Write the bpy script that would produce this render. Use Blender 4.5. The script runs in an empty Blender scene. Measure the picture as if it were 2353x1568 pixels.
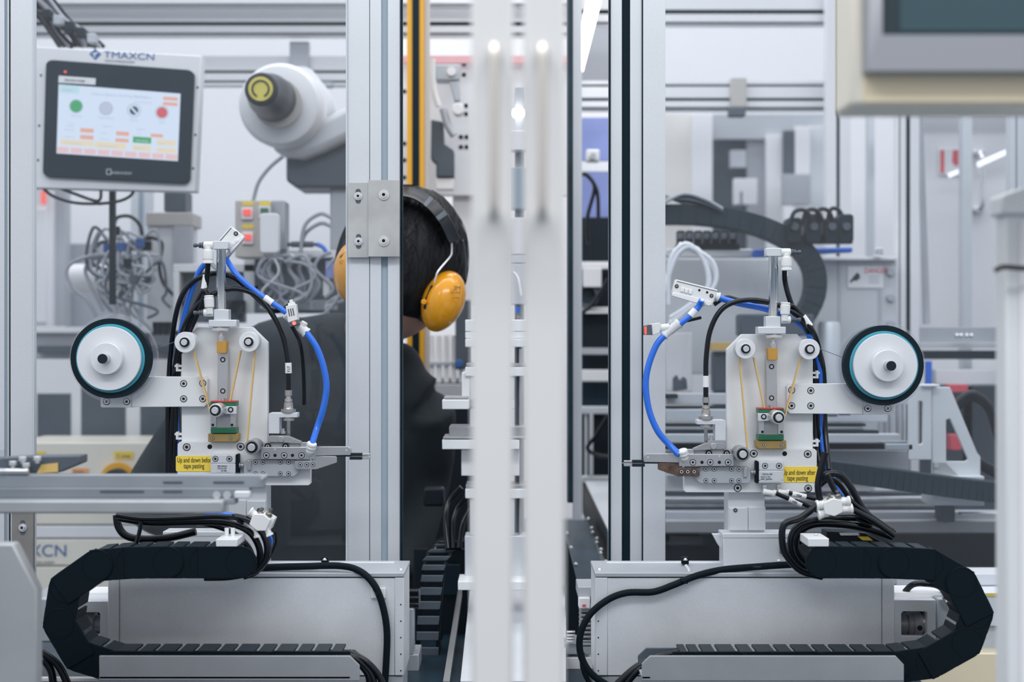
import bpy, math, random
from mathutils import Vector, Matrix, noise
S = bpy.context.scene
C = S.collection
RND = random.Random(11)
PI = math.pi
# ---------------------------------------------------------------- camera, world, lights, exposure
K = 3268.06; CX, CY, CZ = 1176.5, 784.0, 1.3
cd = bpy.data.cameras.new('camera'); cam = bpy.data.objects.new('camera', cd); C.objects.link(cam)
cam.location = (0, 0, CZ); cam.rotation_euler = (PI/2, 0, 0)
cd.lens = 50; cd.sensor_width = 36; cd.clip_start = 0.05; cd.clip_end = 60
cd.dof.use_dof = True; cd.dof.focus_distance = 1.70; cd.dof.aperture_fstop = 4.2
S.camera = cam
S.view_settings.view_transform = 'Standard'; S.view_settings.look = 'None'
S.view_settings.gamma = 1.0; S.view_settings.use_curve_mapping = False
S.view_settings.exposure = 0.07
w = bpy.data.worlds.new('hall_light'); S.world = w; w.use_nodes = True
nt = w.node_tree; bgn = nt.nodes['Background']
tc = nt.nodes.new('ShaderNodeTexCoord'); sx = nt.nodes.new('ShaderNodeSeparateXYZ'); rp = nt.nodes.new('ShaderNodeValToRGB')
mr = nt.nodes.new('ShaderNodeMapRange'); mr.inputs[1].default_value = -1; mr.inputs[2].default_value = 1
nt.links.new(tc.outputs['Generated'], sx.inputs[0]); nt.links.new(sx.outputs['Z'], mr.inputs[0]); nt.links.new(mr.outputs[0], rp.inputs[0])
nt.links.new(rp.outputs[0], bgn.inputs[0])
el = rp.color_ramp.elements
el[0].position = 0.0; el[0].color = (0.10, 0.14, 0.19, 1)
el[1].position = 1.0; el[1].color = (1.0, 1.01, 1.05, 1)
e = el.new(0.40); e.color = (0.15, 0.20, 0.27, 1)
e = el.new(0.52); e.color = (0.68, 0.70, 0.75, 1)
e = el.new(0.68); e.color = (0.97, 0.985, 1.03, 1)
bgn.inputs[1].default_value = 0.88
def area(name, loc, rot, size, size_y, power, color=(1, 1, 1)):
    d = bpy.data.lights.new(name, 'AREA'); d.shape = 'RECTANGLE'; d.size = size; d.size_y = size_y
    d.energy = power; d.color = color
    o = bpy.data.objects.new(name, d); C.objects.link(o); o.location = loc; o.rotation_euler = rot
    return o
area('ceiling_strip_light', (0.0, -0.3, 3.0), (math.radians(25), 0, 0), 3.5, 0.5, 42, (0.95, 0.98, 1.0))
area('ceiling_strip_light', (-0.2, 1.95, 3.1), (0, 0, 0), 3.5, 0.35, 16, (0.95, 0.98, 1.0))
area('ceiling_strip_light', (0.0, 3.1, 3.5), (math.radians(12), 0, 0), 4.5, 0.6, 46, (0.97, 0.98, 1.0))

# ---------------------------------------------------------------- helpers
MIR = [False]
def mp(x, y):
    return (2285 - x, y + 16) if MIR[0] else (x, y)
def W(x, y, Y):
    x, y = mp(x, y)
    return Vector(((x - CX) * Y / K, Y, CZ - (y - CY) * Y / K))
def mat(name, rgb, rough=0.5, metal=0.0, mott=0.0, ms=8.0, grain=0.0, bump=0.0, bs=300.0, spec=0.5, emit=None, es=0.0, alpha=None, coat=0.0, stretch=None, trans=0.0):
    m = bpy.data.materials.new(name); m.use_nodes = True
    n = m.node_tree.nodes; l = m.node_tree.links; p = n['Principled BSDF']
    p.inputs['Base Color'].default_value = (*rgb, 1); p.inputs['Roughness'].default_value = rough
    p.inputs['Metallic'].default_value = metal; p.inputs['Specular IOR Level'].default_value = spec
    if coat: p.inputs['Coat Weight'].default_value = coat
    if trans: p.inputs['Transmission Weight'].default_value = trans
    if emit: p.inputs['Emission Color'].default_value = (*emit, 1); p.inputs['Emission Strength'].default_value = es
    t = n.new('ShaderNodeTexCoord'); src = t.outputs['Object']
    if stretch:
        mpn = n.new('ShaderNodeMapping'); mpn.inputs['Scale'].default_value = stretch; l.new(src, mpn.inputs[0]); src = mpn.outputs[0]
    if mott or grain:
        a = n.new('ShaderNodeTexNoise'); a.inputs['Scale'].default_value = ms; a.inputs['Detail'].default_value = 4; l.new(src, a.inputs['Vector'])
        mx = n.new('ShaderNodeMapRange'); mx.inputs[1].default_value = 0.3; mx.inputs[2].default_value = 0.7
        mx.inputs[3].default_value = 1 - mott; mx.inputs[4].default_value = 1 + mott * 0.4; l.new(a.outputs['Fac'], mx.inputs[0])
        out = mx.outputs[0]
        if grain:
            b = n.new('ShaderNodeTexNoise'); b.inputs['Scale'].default_value = 1400; b.inputs['Detail'].default_value = 1; l.new(src, b.inputs['Vector'])
            m2 = n.new('ShaderNodeMapRange'); m2.inputs[1].default_value = 0.3; m2.inputs[2].default_value = 0.7
            m2.inputs[3].default_value = 1 - grain; m2.inputs[4].default_value = 1 + grain; l.new(b.outputs['Fac'], m2.inputs[0])
            mu = n.new('ShaderNodeMath'); mu.operation = 'MULTIPLY'; l.new(out, mu.inputs[0]); l.new(m2.outputs[0], mu.inputs[1]); out = mu.outputs[0]
        vm = n.new('ShaderNodeVectorMath'); vm.operation = 'SCALE'; vm.inputs[0].default_value = rgb; l.new(out, vm.inputs['Scale'])
        l.new(vm.outputs[0], p.inputs['Base Color'])
    if bump:
        b = n.new('ShaderNodeTexNoise'); b.inputs['Scale'].default_value = bs; b.inputs['Detail'].default_value = 3; l.new(src, b.inputs['Vector'])
        bn = n.new('ShaderNodeBump'); bn.inputs['Strength'].default_value = bump; bn.inputs['Distance'].default_value = 0.001
        l.new(b.outputs['Fac'], bn.inputs['Height']); l.new(bn.outputs[0], p.inputs['Normal'])
    if alpha is not None: p.inputs['Alpha'].default_value = alpha
    return m
def glassy(name, tint, haze, gloss, hc=(0.8, 0.84, 0.9), rough=0.02):
    """thin clear sheet: transparent + a little scattering haze + mirror gloss"""
    m = bpy.data.materials.new(name); m.use_nodes = True
    n = m.node_tree.nodes; l = m.node_tree.links; n.remove(n['Principled BSDF'])
    o = n['Material Output']; tr = n.new('ShaderNodeBsdfTransparent'); tr.inputs[0].default_value = (*tint, 1)
    df = n.new('ShaderNodeBsdfDiffuse'); df.inputs[0].default_value = (*hc, 1)
    gl = n.new('ShaderNodeBsdfGlossy'); gl.inputs['Roughness'].default_value = rough
    a = n.new('ShaderNodeMixShader'); b = n.new('ShaderNodeMixShader')
    t = n.new('ShaderNodeTexCoord'); nz = n.new('ShaderNodeTexNoise'); nz.inputs['Scale'].default_value = 3.0; nz.inputs['Detail'].default_value = 5
    l.new(t.outputs['Object'], nz.inputs['Vector'])
    r = n.new('ShaderNodeMapRange'); r.inputs[1].default_value = 0.3; r.inputs[2].default_value = 0.75; r.inputs[3].default_value = haze * 0.6; r.inputs[4].default_value = haze * 1.35
    l.new(nz.outputs['Fac'], r.inputs[0])
    vo = n.new('ShaderNodeTexVoronoi'); vo.inputs['Scale'].default_value = 60; l.new(t.outputs['Object'], vo.inputs['Vector'])
    vr = n.new('ShaderNodeMapRange'); vr.inputs[1].default_value = 0.0; vr.inputs[2].default_value = 0.03; vr.inputs[3].default_value = 0.35; vr.inputs[4].default_value = 0
    l.new(vo.outputs['Distance'], vr.inputs[0])
    ad = n.new('ShaderNodeMath'); ad.operation = 'MAXIMUM'; l.new(r.outputs[0], ad.inputs[0]); l.new(vr.outputs[0], ad.inputs[1])
    l.new(ad.outputs[0], a.inputs[0]); l.new(tr.outputs[0], a.inputs[1]); l.new(df.outputs[0], a.inputs[2])
    b.inputs[0].default_value = gloss; l.new(a.outputs[0], b.inputs[1]); l.new(gl.outputs[0], b.inputs[2]); l.new(b.outputs[0], o.inputs['Surface'])
    return m

class G:
    """collects shapes, in world space; material index per face"""
    def __init__(s): s.v = []; s.f = []; s.mi = []; s.k = 0
    def m(s, k): s.k = k; return s
    def add(s, vs, fs):
        b = len(s.v); s.v += [Vector(v) for v in vs]
        for f in fs: s.f.append([i + b for i in f]); s.mi.append(s.k)
        return s
    def poly(s, pts, Y, t, holes=None):
        """px outline at front depth Y extruded back by t mm"""
        n = len(pts); fr = [W(x, y, Y) for x, y in pts]; d = Vector((0, t / 1000, 0))
        vs = fr + [p + d for p in fr]
        fs = [list(range(n)), list(range(2 * n - 1, n - 1, -1))] + [[i, i + n, (i + 1) % n + n, (i + 1) % n] for i in range(n)]
        return s.add(vs, fs)
    def frame(s, outer, inner, Y, t):
        """outline with a window; both lists have the same number of points"""
        n = len(outer); d = Vector((0, t / 1000, 0))
        a = [W(x, y, Y) for x, y in outer]; b = [W(x, y, Y) for x, y in inner]
        vs = a + b + [p + d for p in a] + [p + d for p in b]; fs = []
        for i in range(n):
            j = (i + 1) % n
            fs += [[i, j, n + j, n + i], [2*n + i, 3*n + i, 3*n + j, 2*n + j], [i, 2*n + i, 2*n + j, j], [n + i, n + j, 3*n + j, 3*n + i]]
        return s.add(vs, fs)
    def box(s, x0, y0, x1, y1, Y, t): return s.poly([(x0, y0), (x1, y0), (x1, y1), (x0, y1)], Y, t)
    def rbox(s, x0, y0, x1, y1, Y, t, r=6, n=5):
        return s.poly(rr(x0, y0, x1, y1, r, n), Y, t)
    def cyl(s, x, y, Yr, Y0, Y1, r, n=36, r1=None, ri=0):
        """axis along depth through px (x,y) seen at Yr; from Y0 to Y1; r in px at Yr; ri > 0 leaves a bore"""
        c = W(x, y, Yr); q = Yr / K; r1 = r if r1 is None else r1; vs = []; fs = []
        for Yv, rad in ((Y0, r), (Y1, r1)):
            for i in range(n):
                a = 2*PI*i/n; vs.append(Vector((c.x + rad*q*math.cos(a), Yv, c.z + rad*q*math.sin(a))))
        fs += [[i, (i+1) % n, n + (i+1) % n, n + i] for i in range(n)]
        if ri:
            for Yv in (Y0, Y1):
                for i in range(n):
                    a = 2*PI*i/n; vs.append(Vector((c.x + ri*q*math.cos(a), Yv, c.z + ri*q*math.sin(a))))
            for i in range(n):
                j = (i+1) % n
                fs += [[i, 2*n+i, 2*n+j, j], [n+i, n+j, 3*n+j, 3*n+i], [2*n+i, 3*n+i, 3*n+j, 2*n+j]]
        else: fs += [list(range(n)), list(range(2*n-1, n-1, -1))]
        return s.add(vs, fs)
    def tube(s, pts, r, n=10, smooth=5, Y=None, flat=1.0, raw=False):
        """swept tube along px points (x, y[, Y]); r px"""
        P = []
        for p in pts: P.append(p if raw else W(p[0], p[1], p[2] if len(p) > 2 else Y))
        if smooth and len(P) > 2:
            Q = []
            for i in range(len(P) - 1):
                p0 = P[max(i-1, 0)]; p1 = P[i]; p2 = P[i+1]; p3 = P[min(i+2, len(P)-1)]
                for k in range(smooth):
                    t = k / smooth
                    Q.append(0.5*((2*p1) + (p2-p0)*t + (2*p0-5*p1+4*p2-p3)*t*t + (-p0+3*p1-3*p2+p3)*t**3))
            Q.append(P[-1]); P = Q
        if isinstance(r, list):
            ns = len(P); nr = len(r); rl = []
            for i in range(ns):
                f = i*(nr-1)/(ns-1); a = min(int(f), nr-2); rl.append(r[a]*(1-f+a) + r[a+1]*(f-a))
            r = rl
        T = [(P[min(i+1, len(P)-1)] - P[max(i-1, 0)]).normalized() for i in range(len(P))]
        u = T[0].cross(Vector((0, 1, 0)))
        if u.length < 0.05: u = T[0].cross(Vector((0, 0, 1)))
        u.normalize(); vs = []; fs = []
        for i, p in enumerate(P):
            u = (u - T[i]*u.dot(T[i])).normalized(); v = T[i].cross(u)
            rr_ = r[i] if isinstance(r, list) else r
            q = (p.y if not raw else 1) / K if not raw else 1
            for k in range(n):
                a = 2*PI*k/n; vs.append(p + (u*math.cos(a) + v*math.sin(a)*flat)*rr_*q)
        for i in range(len(P)-1):
            for k in range(n):
                j = (k+1) % n; fs.append([i*n+k, i*n+j, (i+1)*n+j, (i+1)*n+k])
        fs += [list(range(n)), list(range(len(P)*n-1, (len(P)-1)*n-1, -1))]
        return s.add(vs, fs)
    def lathe(s, p0, p1, prof, n=24):
        """prof: (px along the axis from p0, radius px), measured at p0's depth"""
        a = W(*p0); b = W(*p1); ax = (b - a).normalized(); q = p0[2] / K
        u = ax.cross(Vector((0, 1, 0)))
        if u.length < 0.05: u = ax.cross(Vector((0, 0, 1)))
        u.normalize(); v = ax.cross(u); vs = []; fs = []
        for t, r in prof:
            for k in range(n):
                g = 2*PI*(k + 0.5)/n; vs.append(a + ax*t*q + (u*math.cos(g) + v*math.sin(g))*max(r, 0.01)*q)
        for i in range(len(prof)-1):
            for k in range(n):
                j = (k+1) % n; fs.append([i*n+k, i*n+j, (i+1)*n+j, (i+1)*n+k])
        fs += [list(range(n)), list(range(len(prof)*n-1, (len(prof)-1)*n-1, -1))]
        return s.add(vs, fs)
    def ell(s, x, y, Y, rx, rz, ryd, rot=0, nu=28, nv=18, fn=None):
        """ellipsoid; rx, rz px, ryd mm depth radius, rot degrees clockwise in the picture plane"""
        c = W(x, y, Y); q = Y / K; vs = []; fs = []; ca, sa = math.cos(-math.radians(rot)), math.sin(-math.radians(rot))
        if MIR[0]: sa = -sa
        for i in range(nv+1):
            th = PI*i/nv
            for k in range(nu):
                ph = 2*PI*k/nu
                d = Vector((math.sin(th)*math.cos(ph), math.sin(th)*math.sin(ph), math.cos(th)))
                f = fn(d) if fn else 1
                if isinstance(f, (int, float)): f = (f, f, f)
                px, py, pz = d.x*rx*q*f[0], d.y*ryd/1000*f[1], d.z*rz*q*f[2]
                vs.append(c + Vector((px*ca - pz*sa, py, px*sa + pz*ca)))
        for i in range(nv):
            for k in range(nu):
                j = (k+1) % nu
                fs.append([i*nu+k, i*nu+j, (i+1)*nu+j, (i+1)*nu+k])
        return s.add(vs, fs)
def rr(x0, y0, x1, y1, r=6, n=5):
    P = []
    for cx, cy, a0 in ((x1-r, y0+r, -90), (x1-r, y1-r, 0), (x0+r, y1-r, 90), (x0+r, y0+r, 180)):
        for k in range(n+1):
            a = math.radians(a0 + 90*k/n); P.append((cx + r*math.cos(a), cy + r*math.sin(a)))
    return P

import bmesh
def mesh(name, g, mats, origin, bev=0.0, fix=True):
    me = bpy.data.meshes.new(name)
    me.from_pydata([tuple(v - origin) for v in g.v], [], g.f)
    if not isinstance(mats, (list, tuple)): mats = [mats]
    for m in mats: me.materials.append(m)
    me.polygons.foreach_set('material_index', g.mi)
    if fix:
        b = bmesh.new(); b.from_mesh(me); bmesh.ops.remove_doubles(b, verts=b.verts, dist=1e-6)
        bmesh.ops.recalc_face_normals(b, faces=b.faces); b.to_mesh(me); b.free()
    me.shade_smooth(); me.set_sharp_from_angle(angle=math.radians(38)); me.update()
    return me
def link(name, me, parent=None, loc=None, bev=0.0):
    o = bpy.data.objects.new(name, me); C.objects.link(o)
    if parent is not None: o.parent = parent
    if loc is not None: o.location = loc
    if bev:
        b = o.modifiers.new('edge', 'BEVEL'); b.width = bev; b.segments = 2; b.limit_method = 'ANGLE'; b.angle_limit = math.radians(40)
    return o
def wloc(o):
    v = o.location.copy(); p = o.parent
    while p is not None: v += p.location; p = p.parent
    return v
def tag(o, label, cat, group=None, kind=None):
    o['label'] = label; o['category'] = cat
    if group: o['group'] = group
    if kind: o['kind'] = kind
    return o
def thing(name, label, cat, at, group=None):
    o = bpy.data.objects.new(name, None); C.objects.link(o); o.empty_display_size = 0.02
    o.location = W(*at); return tag(o, label, cat, group)
def part(parent, name, g, mats, bev=0.0, label=None, kind=None):
    base = wloc(parent); c = sum(g.v, Vector()) / len(g.v)
    o = link(name, mesh(name, g, mats, c), parent, c - base, bev)
    if label: o['label'] = label
    if kind: o['kind'] = kind
    return o
def solo(name, g, mats, label, cat, group=None, bev=0.0, kind=None):
    lo = Vector((sum(v.x for v in g.v)/len(g.v), sum(v.y for v in g.v)/len(g.v), min(v.z for v in g.v)))
    o = link(name, mesh(name, g, mats, lo), None, lo, bev)
    return tag(o, label, cat, group, kind)
def struct(name, g, mats, bev=0.0):
    c = sum(g.v, Vector()) / len(g.v); o = link(name, mesh(name, g, mats, c), None, c, bev); o['kind'] = 'structure'; return o
_sc = {}
def screw(parent, x, y, r, Y, style='cap', name=None):
    """socket screw: shared mesh per size and style, front rim at depth Y"""
    rm = round(r * Y / K, 5); key = (rm, style)
    if key not in _sc:
        sv = MIR[0]; MIR[0] = False; g = G(); R0 = rm * K   # build at Y=1 about the picture centre
        def cy(a, b, rad, n=28, **kw): g.cyl(CX, CY, 1.0, 1+a/1000, 1+b/1000, rad, n, **kw)
        if style == 'cap':
            g.m(1); cy(-0.1, 0.6, R0, 28, ri=R0*0.80)
            g.m(0); cy(-1.0, 0.6, R0*0.76, 28, ri=R0*0.42)
            g.m(1); cy(-0.2, 0.6, R0*0.42, 6)
        elif style == 'washer':
            g.m(0); cy(-0.8, 1.0, R0, 32, ri=R0*0.5); cy(-3.6, 0, R0*0.62, 28, ri=R0*0.32); g.m(1); cy(-1.6, 0, R0*0.32, 6)
        elif style == 'dark':
            g.m(1); cy(-0.3, 0.6, R0, 28, ri=R0*0.60); cy(0.1, 0.6, R0*0.72, 28); g.m(0); cy(-0.5, 0.6, R0*0.5, 28, ri=R0*0.28)
        elif style == 'pan':
            g.m(0); cy(-1.6, 0, R0*0.7, 24, r1=R0); cy(-1.6, 0.3, R0*0.25, 4); g.m(1); cy(-1.7, 0, R0*0.22, 4)
        elif style == 'hole':
            g.m(1); cy(-0.15, 0.3, R0, 24)
        elif style == 'pin':
            g.m(0); cy(-0.6, 0.5, R0, 24)
        MIR[0] = sv
        _sc[key] = mesh('screw', g, [M['steel_lt'], M['void']], W_raw(CX, CY, 1.0))
    nm = name or {'hole': 'hole', 'pin': 'pin'}.get(style, 'screw')
    o = link(nm, _sc[key], parent, W(x, y, Y) - wloc(parent)); return o
def W_raw(x, y, Y): return Vector(((x - CX)*Y/K, Y, CZ - (y - CY)*Y/K))
def text(parent, s, x, y, Y, h, m, sx=1.0, al='LEFT', name='lettering', font_off=0.0, sp=1.0, rot=0.0, lift=0.15, label=None):
    """lettering of cap height h px, baseline left end at px (x,y), on the plane at depth Y"""
    cu = bpy.data.curves.new(name, 'FONT'); cu.body = s; cu.align_x = al; cu.size = 1; cu.space_character = sp; cu.offset = font_off; cu.extrude = 0.01
    tmp = bpy.data.objects.new(name, cu); C.objects.link(tmp); bpy.context.view_layer.update()
    me = bpy.data.meshes.new_from_object(tmp.evaluated_get(bpy.context.evaluated_depsgraph_get())); bpy.data.objects.remove(tmp)
    q = h * Y / K / 0.70; ca, sa = math.cos(math.radians(rot)), math.sin(math.radians(rot))
    for v in me.vertices:
        a, b = v.co.x*q*sx, v.co.y*q
        v.co = Vector((a*ca - b*sa, -v.co.z*0.02, a*sa + b*ca))
    me.name = name; me.materials.clear(); me.materials.append(m)
    o = link(name, me, parent, W_raw(*(mp(x, y)), Y) - Vector((0, lift/1000, 0)) - wloc(parent))
    if label: o['label'] = label
    return o
def copytree(o, off, label=None, parent=None):
    c = o.copy(); C.objects.link(c); c.parent = parent
    if parent is None: c.location = o.location + off
    if label: c['label'] = label
    for ch in list(o.children): copytree(ch, off, None, c)
    return c

M = {}
M['alu'] = mat('satin_anodised_aluminium', (0.66, 0.69, 0.73), 0.42, 0.35, 0.05, 5, 0.05)
M['alu_d'] = mat('grey_cast_aluminium', (0.42, 0.45, 0.49), 0.5, 0.35, 0.10, 9, 0.06)
M['plate'] = mat('pale_bead_blasted_plate', (0.73, 0.75, 0.77), 0.5, 0.12, 0.05, 7, 0.05)
M['zinc'] = mat('worn_zinc_plate', (0.50, 0.51, 0.51), 0.45, 0.45, 0.22, 22, 0.05)
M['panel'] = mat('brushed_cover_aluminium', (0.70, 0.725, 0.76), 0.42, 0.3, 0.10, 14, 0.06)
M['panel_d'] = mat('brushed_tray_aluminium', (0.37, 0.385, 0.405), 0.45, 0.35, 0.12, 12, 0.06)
M['steel'] = mat('machined_steel', (0.56, 0.57, 0.59), 0.28, 0.85, 0.08, 30)
M['steel_lt'] = mat('bright_screw_steel', (0.72, 0.73, 0.75), 0.28, 0.7)
M['barrel'] = mat('polished_barrel_steel', (0.78, 0.79, 0.80), 0.16, 1.0)
M['sensor'] = mat('nickel_sensor_body', (0.48, 0.47, 0.46), 0.3, 0.9)
M['steel_g'] = mat('ground_grey_steel', (0.36, 0.37, 0.39), 0.42, 0.5, 0.12, 60, 0.05)
M['chrome'] = mat('chrome_plating', (0.80, 0.81, 0.83), 0.10, 1.0)
M['void'] = mat('black_steel_and_hollow', (0.006, 0.011, 0.016), 0.5, spec=0.2)  # black steel parts, also shade painted into holes and the beam recess
M['black'] = mat('black_nylon', (0.0035, 0.0095, 0.0145), 0.6, 0, 0, bump=0.15, bs=900, spec=0.12)
M['rubber'] = mat('black_tube_plastic', (0.004, 0.007, 0.011), 0.24, spec=0.35)
M['blue'] = mat('blue_polyurethane_tube', (0.025, 0.16, 0.72), 0.22)
M['white'] = mat('white_moulded_plastic', (0.72, 0.74, 0.74), 0.38)
M['wsleeve'] = mat('white_marker_sleeve', (0.80, 0.81, 0.83), 0.5)
M['amber'] = mat('amber_resin', (0.50, 0.27, 0.05), 0.45, 0, 0.12, 60)
M['brass'] = mat('dull_brass_block', (0.36, 0.25, 0.09), 0.45, 0.3, 0.12, 40)
M['tape'] = mat('thin_amber_film', (0.70, 0.47, 0.16), 0.3)
M['green'] = mat('green_end_cap', (0.010, 0.14, 0.065), 0.4)
M['red'] = mat('red_seal', (0.55, 0.03, 0.03), 0.4)
M['yel'] = mat('yellow_label', (0.86, 0.64, 0.07), 0.5)
M['ink'] = mat('black_print', (0.02, 0.025, 0.03), 0.6)
M['inkg'] = mat('grey_print', (0.10, 0.11, 0.13), 0.6)
M['teal'] = mat('teal_spool_core', (0.05, 0.34, 0.45), 0.4)
M['tapeblk'] = mat('black_wound_tape', (0.006, 0.016, 0.023), 0.5, spec=0.15)
M['reelw'] = mat('white_anodised_hub', (0.70, 0.72, 0.75), 0.5, 0.1, 0, 5, 0.03)
M['acryl'] = glassy('clear_scratched_acrylic', (0.90, 0.92, 0.94), 0.020, 0.016)
M['flange'] = glassy('clear_spool_flange', (0.93, 0.94, 0.96), 0.07, 0.08)
M['edge'] = mat('sheet_edge', (0.62, 0.66, 0.70), 0.3)
M['gasket'] = mat('black_gasket', (0.004, 0.015, 0.024), 0.4, spec=0.15)
M['slot'] = mat('blue_grey_slot_cover', (0.33, 0.41, 0.48), 0.5)
M['slotd'] = mat('dark_groove', (0.004, 0.016, 0.024), 0.6, spec=0.12)
M['cream'] = mat('cream_enamel', (0.80, 0.76, 0.66), 0.42, 0, 0.03, 4)
M['creamo'] = mat('cream_door_enamel', (0.84, 0.73, 0.52), 0.45)
M['bezel'] = mat('grey_bezel', (0.30, 0.31, 0.34), 0.45)
M['screen'] = mat('dark_screen_glass', (0.035, 0.075, 0.095), 0.25)
M['shdark'] = mat('dark_screen_border', (0.010, 0.028, 0.038), 0.4)
M['wallp'] = mat('pale_wall_panel', (0.80, 0.80, 0.82), 0.6, 0, 0.04, 1.5)
M['bgw'] = mat('white_painted_machine', (0.80, 0.80, 0.82), 0.45, 0, 0.03, 3)
M['bgg'] = mat('grey_painted_machine', (0.44, 0.46, 0.50), 0.5, 0, 0.10, 6)
M['bgd'] = mat('dark_grey_machine', (0.075, 0.095, 0.12), 0.5, 0, 0.2, 8)
M['bgk'] = mat('black_machine_part', (0.008, 0.016, 0.024), 0.5, spec=0.25)
M['bgbeige'] = mat('beige_casting', (0.52, 0.49, 0.46), 0.5)
M['gtube'] = mat('smoky_grey_tube', (0.34, 0.36, 0.40), 0.25)
M['wtube'] = mat('milky_white_tube', (0.88, 0.90, 0.94), 0.25)
M['yelb'] = mat('yellow_powder_coat', (0.85, 0.42, 0.015), 0.4)
M['muff'] = mat('yellow_orange_shell', (0.85, 0.36, 0.008), 0.22, coat=0.4)
M['hair'] = mat('dark_brown_hair', (0.009, 0.011, 0.014), 0.5, 0, 0.5, 60, 0, 0.7, 160, stretch=(1.0, 1.0, 0.10), spec=0.3)
M['skin'] = mat('skin', (0.52, 0.30, 0.24), 0.5, 0, 0.08, 30)
M['shirt'] = mat('charcoal_knit_fabric', (0.013, 0.021, 0.027), 0.9, 0, 0.25, 20, 0, 0.4, 700)
M['trous'] = mat('black_work_trousers', (0.010, 0.016, 0.022), 0.9, 0, 0.2, 20)
M['bluebg'] = mat('blue_glow_and_valve', (0.26, 0.32, 0.66), 0.4, 0, 0.2, 9)  # blue interior glow put into the panel colour; also a blue valve body
M['dkteal'] = mat('dark_oiled_plate', (0.010, 0.032, 0.052), 0.4, 0.0, 0.5, 14, spec=0.3)
M['bronzep'] = mat('brownish_steel_plate', (0.27, 0.26, 0.25), 0.45, 0.3, 0.25, 25)
M['led_on'] = mat('lit_tube', (1, 1, 1), 0.5, emit=(0.95, 0.98, 1.0), es=6.0)
M['scr'] = mat('lit_touch_screen', (0.02, 0.02, 0.03), 0.25, emit=(0.76, 0.86, 1.0), es=0.93)
def em(name, c, s=0.9): M[name] = mat(name, (0.02, 0.02, 0.02), 0.3, emit=c, es=s)
em('s_green', (0.05, 0.42, 0.16)); em('s_red', (0.72, 0.11, 0.13)); em('s_orange', (0.92, 0.47, 0.36)); em('s_pink', (0.93, 0.62, 0.64))
em('s_cream', (0.93, 0.80, 0.58)); em('s_cyan', (0.58, 0.83, 0.92)); em('s_grey', (0.58, 0.63, 0.80)); em('s_ink', (0.50, 0.58, 0.74)); em('s_dark', (0.03, 0.07, 0.10)); em('s_lilac', (0.64, 0.68, 0.84))
em('lamp_red', (1.0, 0.10, 0.06), 3.0); em('lamp_redsoft', (0.95, 0.12, 0.09), 1.1); em('lamp_green', (0.04, 0.22, 0.09), 0.5)
M['logo'] = mat('blue_logo_ink', (0.035, 0.12, 0.36), 0.5)
M['floor'] = mat('grey_epoxy_floor', (0.20, 0.23, 0.26), 0.35, 0, 0.15, 3)
M['soot'] = mat('heat_stained_steel', (0.14, 0.09, 0.07), 0.5, 0.3, 0.6, 120)
M['redbg'] = mat('red_print', (0.70, 0.10, 0.13), 0.5)
M['orange'] = mat('orange_print', (0.90, 0.38, 0.14), 0.5)

M['ledrefl'] = mat('glowing_reflection_streak', (0.8, 0.8, 0.8), 0.4, emit=(0.95, 0.97, 1.0), es=0.9)  # glow put in for the LED reflection streaks
M['shdark2'] = mat('dark_slate_bezel', (0.012, 0.026, 0.038), 0.35, spec=0.15)
M['bgd2'] = mat('dark_polished_casting', (0.013, 0.018, 0.025), 0.34)
M['robyel'] = mat('yellow_disc', (0.70, 0.60, 0.12), 0.5)
M['bgg2'] = mat('mid_grey_partition', (0.42, 0.44, 0.49), 0.6)
M['inkl'] = mat('pale_print', (0.5, 0.55, 0.6), 0.6)
M['pinkm'] = mat('pink_plastic', (0.75, 0.42, 0.45), 0.5)
M['fxw'] = mat('bright_white_plate', (0.80, 0.82, 0.84), 0.4)
M['booth_cream'] = mat('off_white_booth', (0.78, 0.75, 0.71), 0.6)
M['bgk2'] = mat('matt_charcoal_nylon', (0.022, 0.036, 0.048), 0.6, spec=0.2)
M['bgl'] = mat('light_grey_machine', (0.58, 0.60, 0.63), 0.5, 0, 0.06, 4)
M['s_inkm'] = mat('faint_print', (0.45, 0.45, 0.5), 0.6)
M['yelb2'] = mat('ochre_stripe', (0.62, 0.42, 0.14), 0.5)
M['beamb'] = mat('brownish_machine_beam', (0.36, 0.36, 0.37), 0.5, 0.2, 0.15, 8)
ORD = ['first', 'second', 'third', 'fourth', 'fifth', 'sixth', 'seventh', 'eighth', 'ninth', 'tenth', 'eleventh', 'twelfth']
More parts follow.
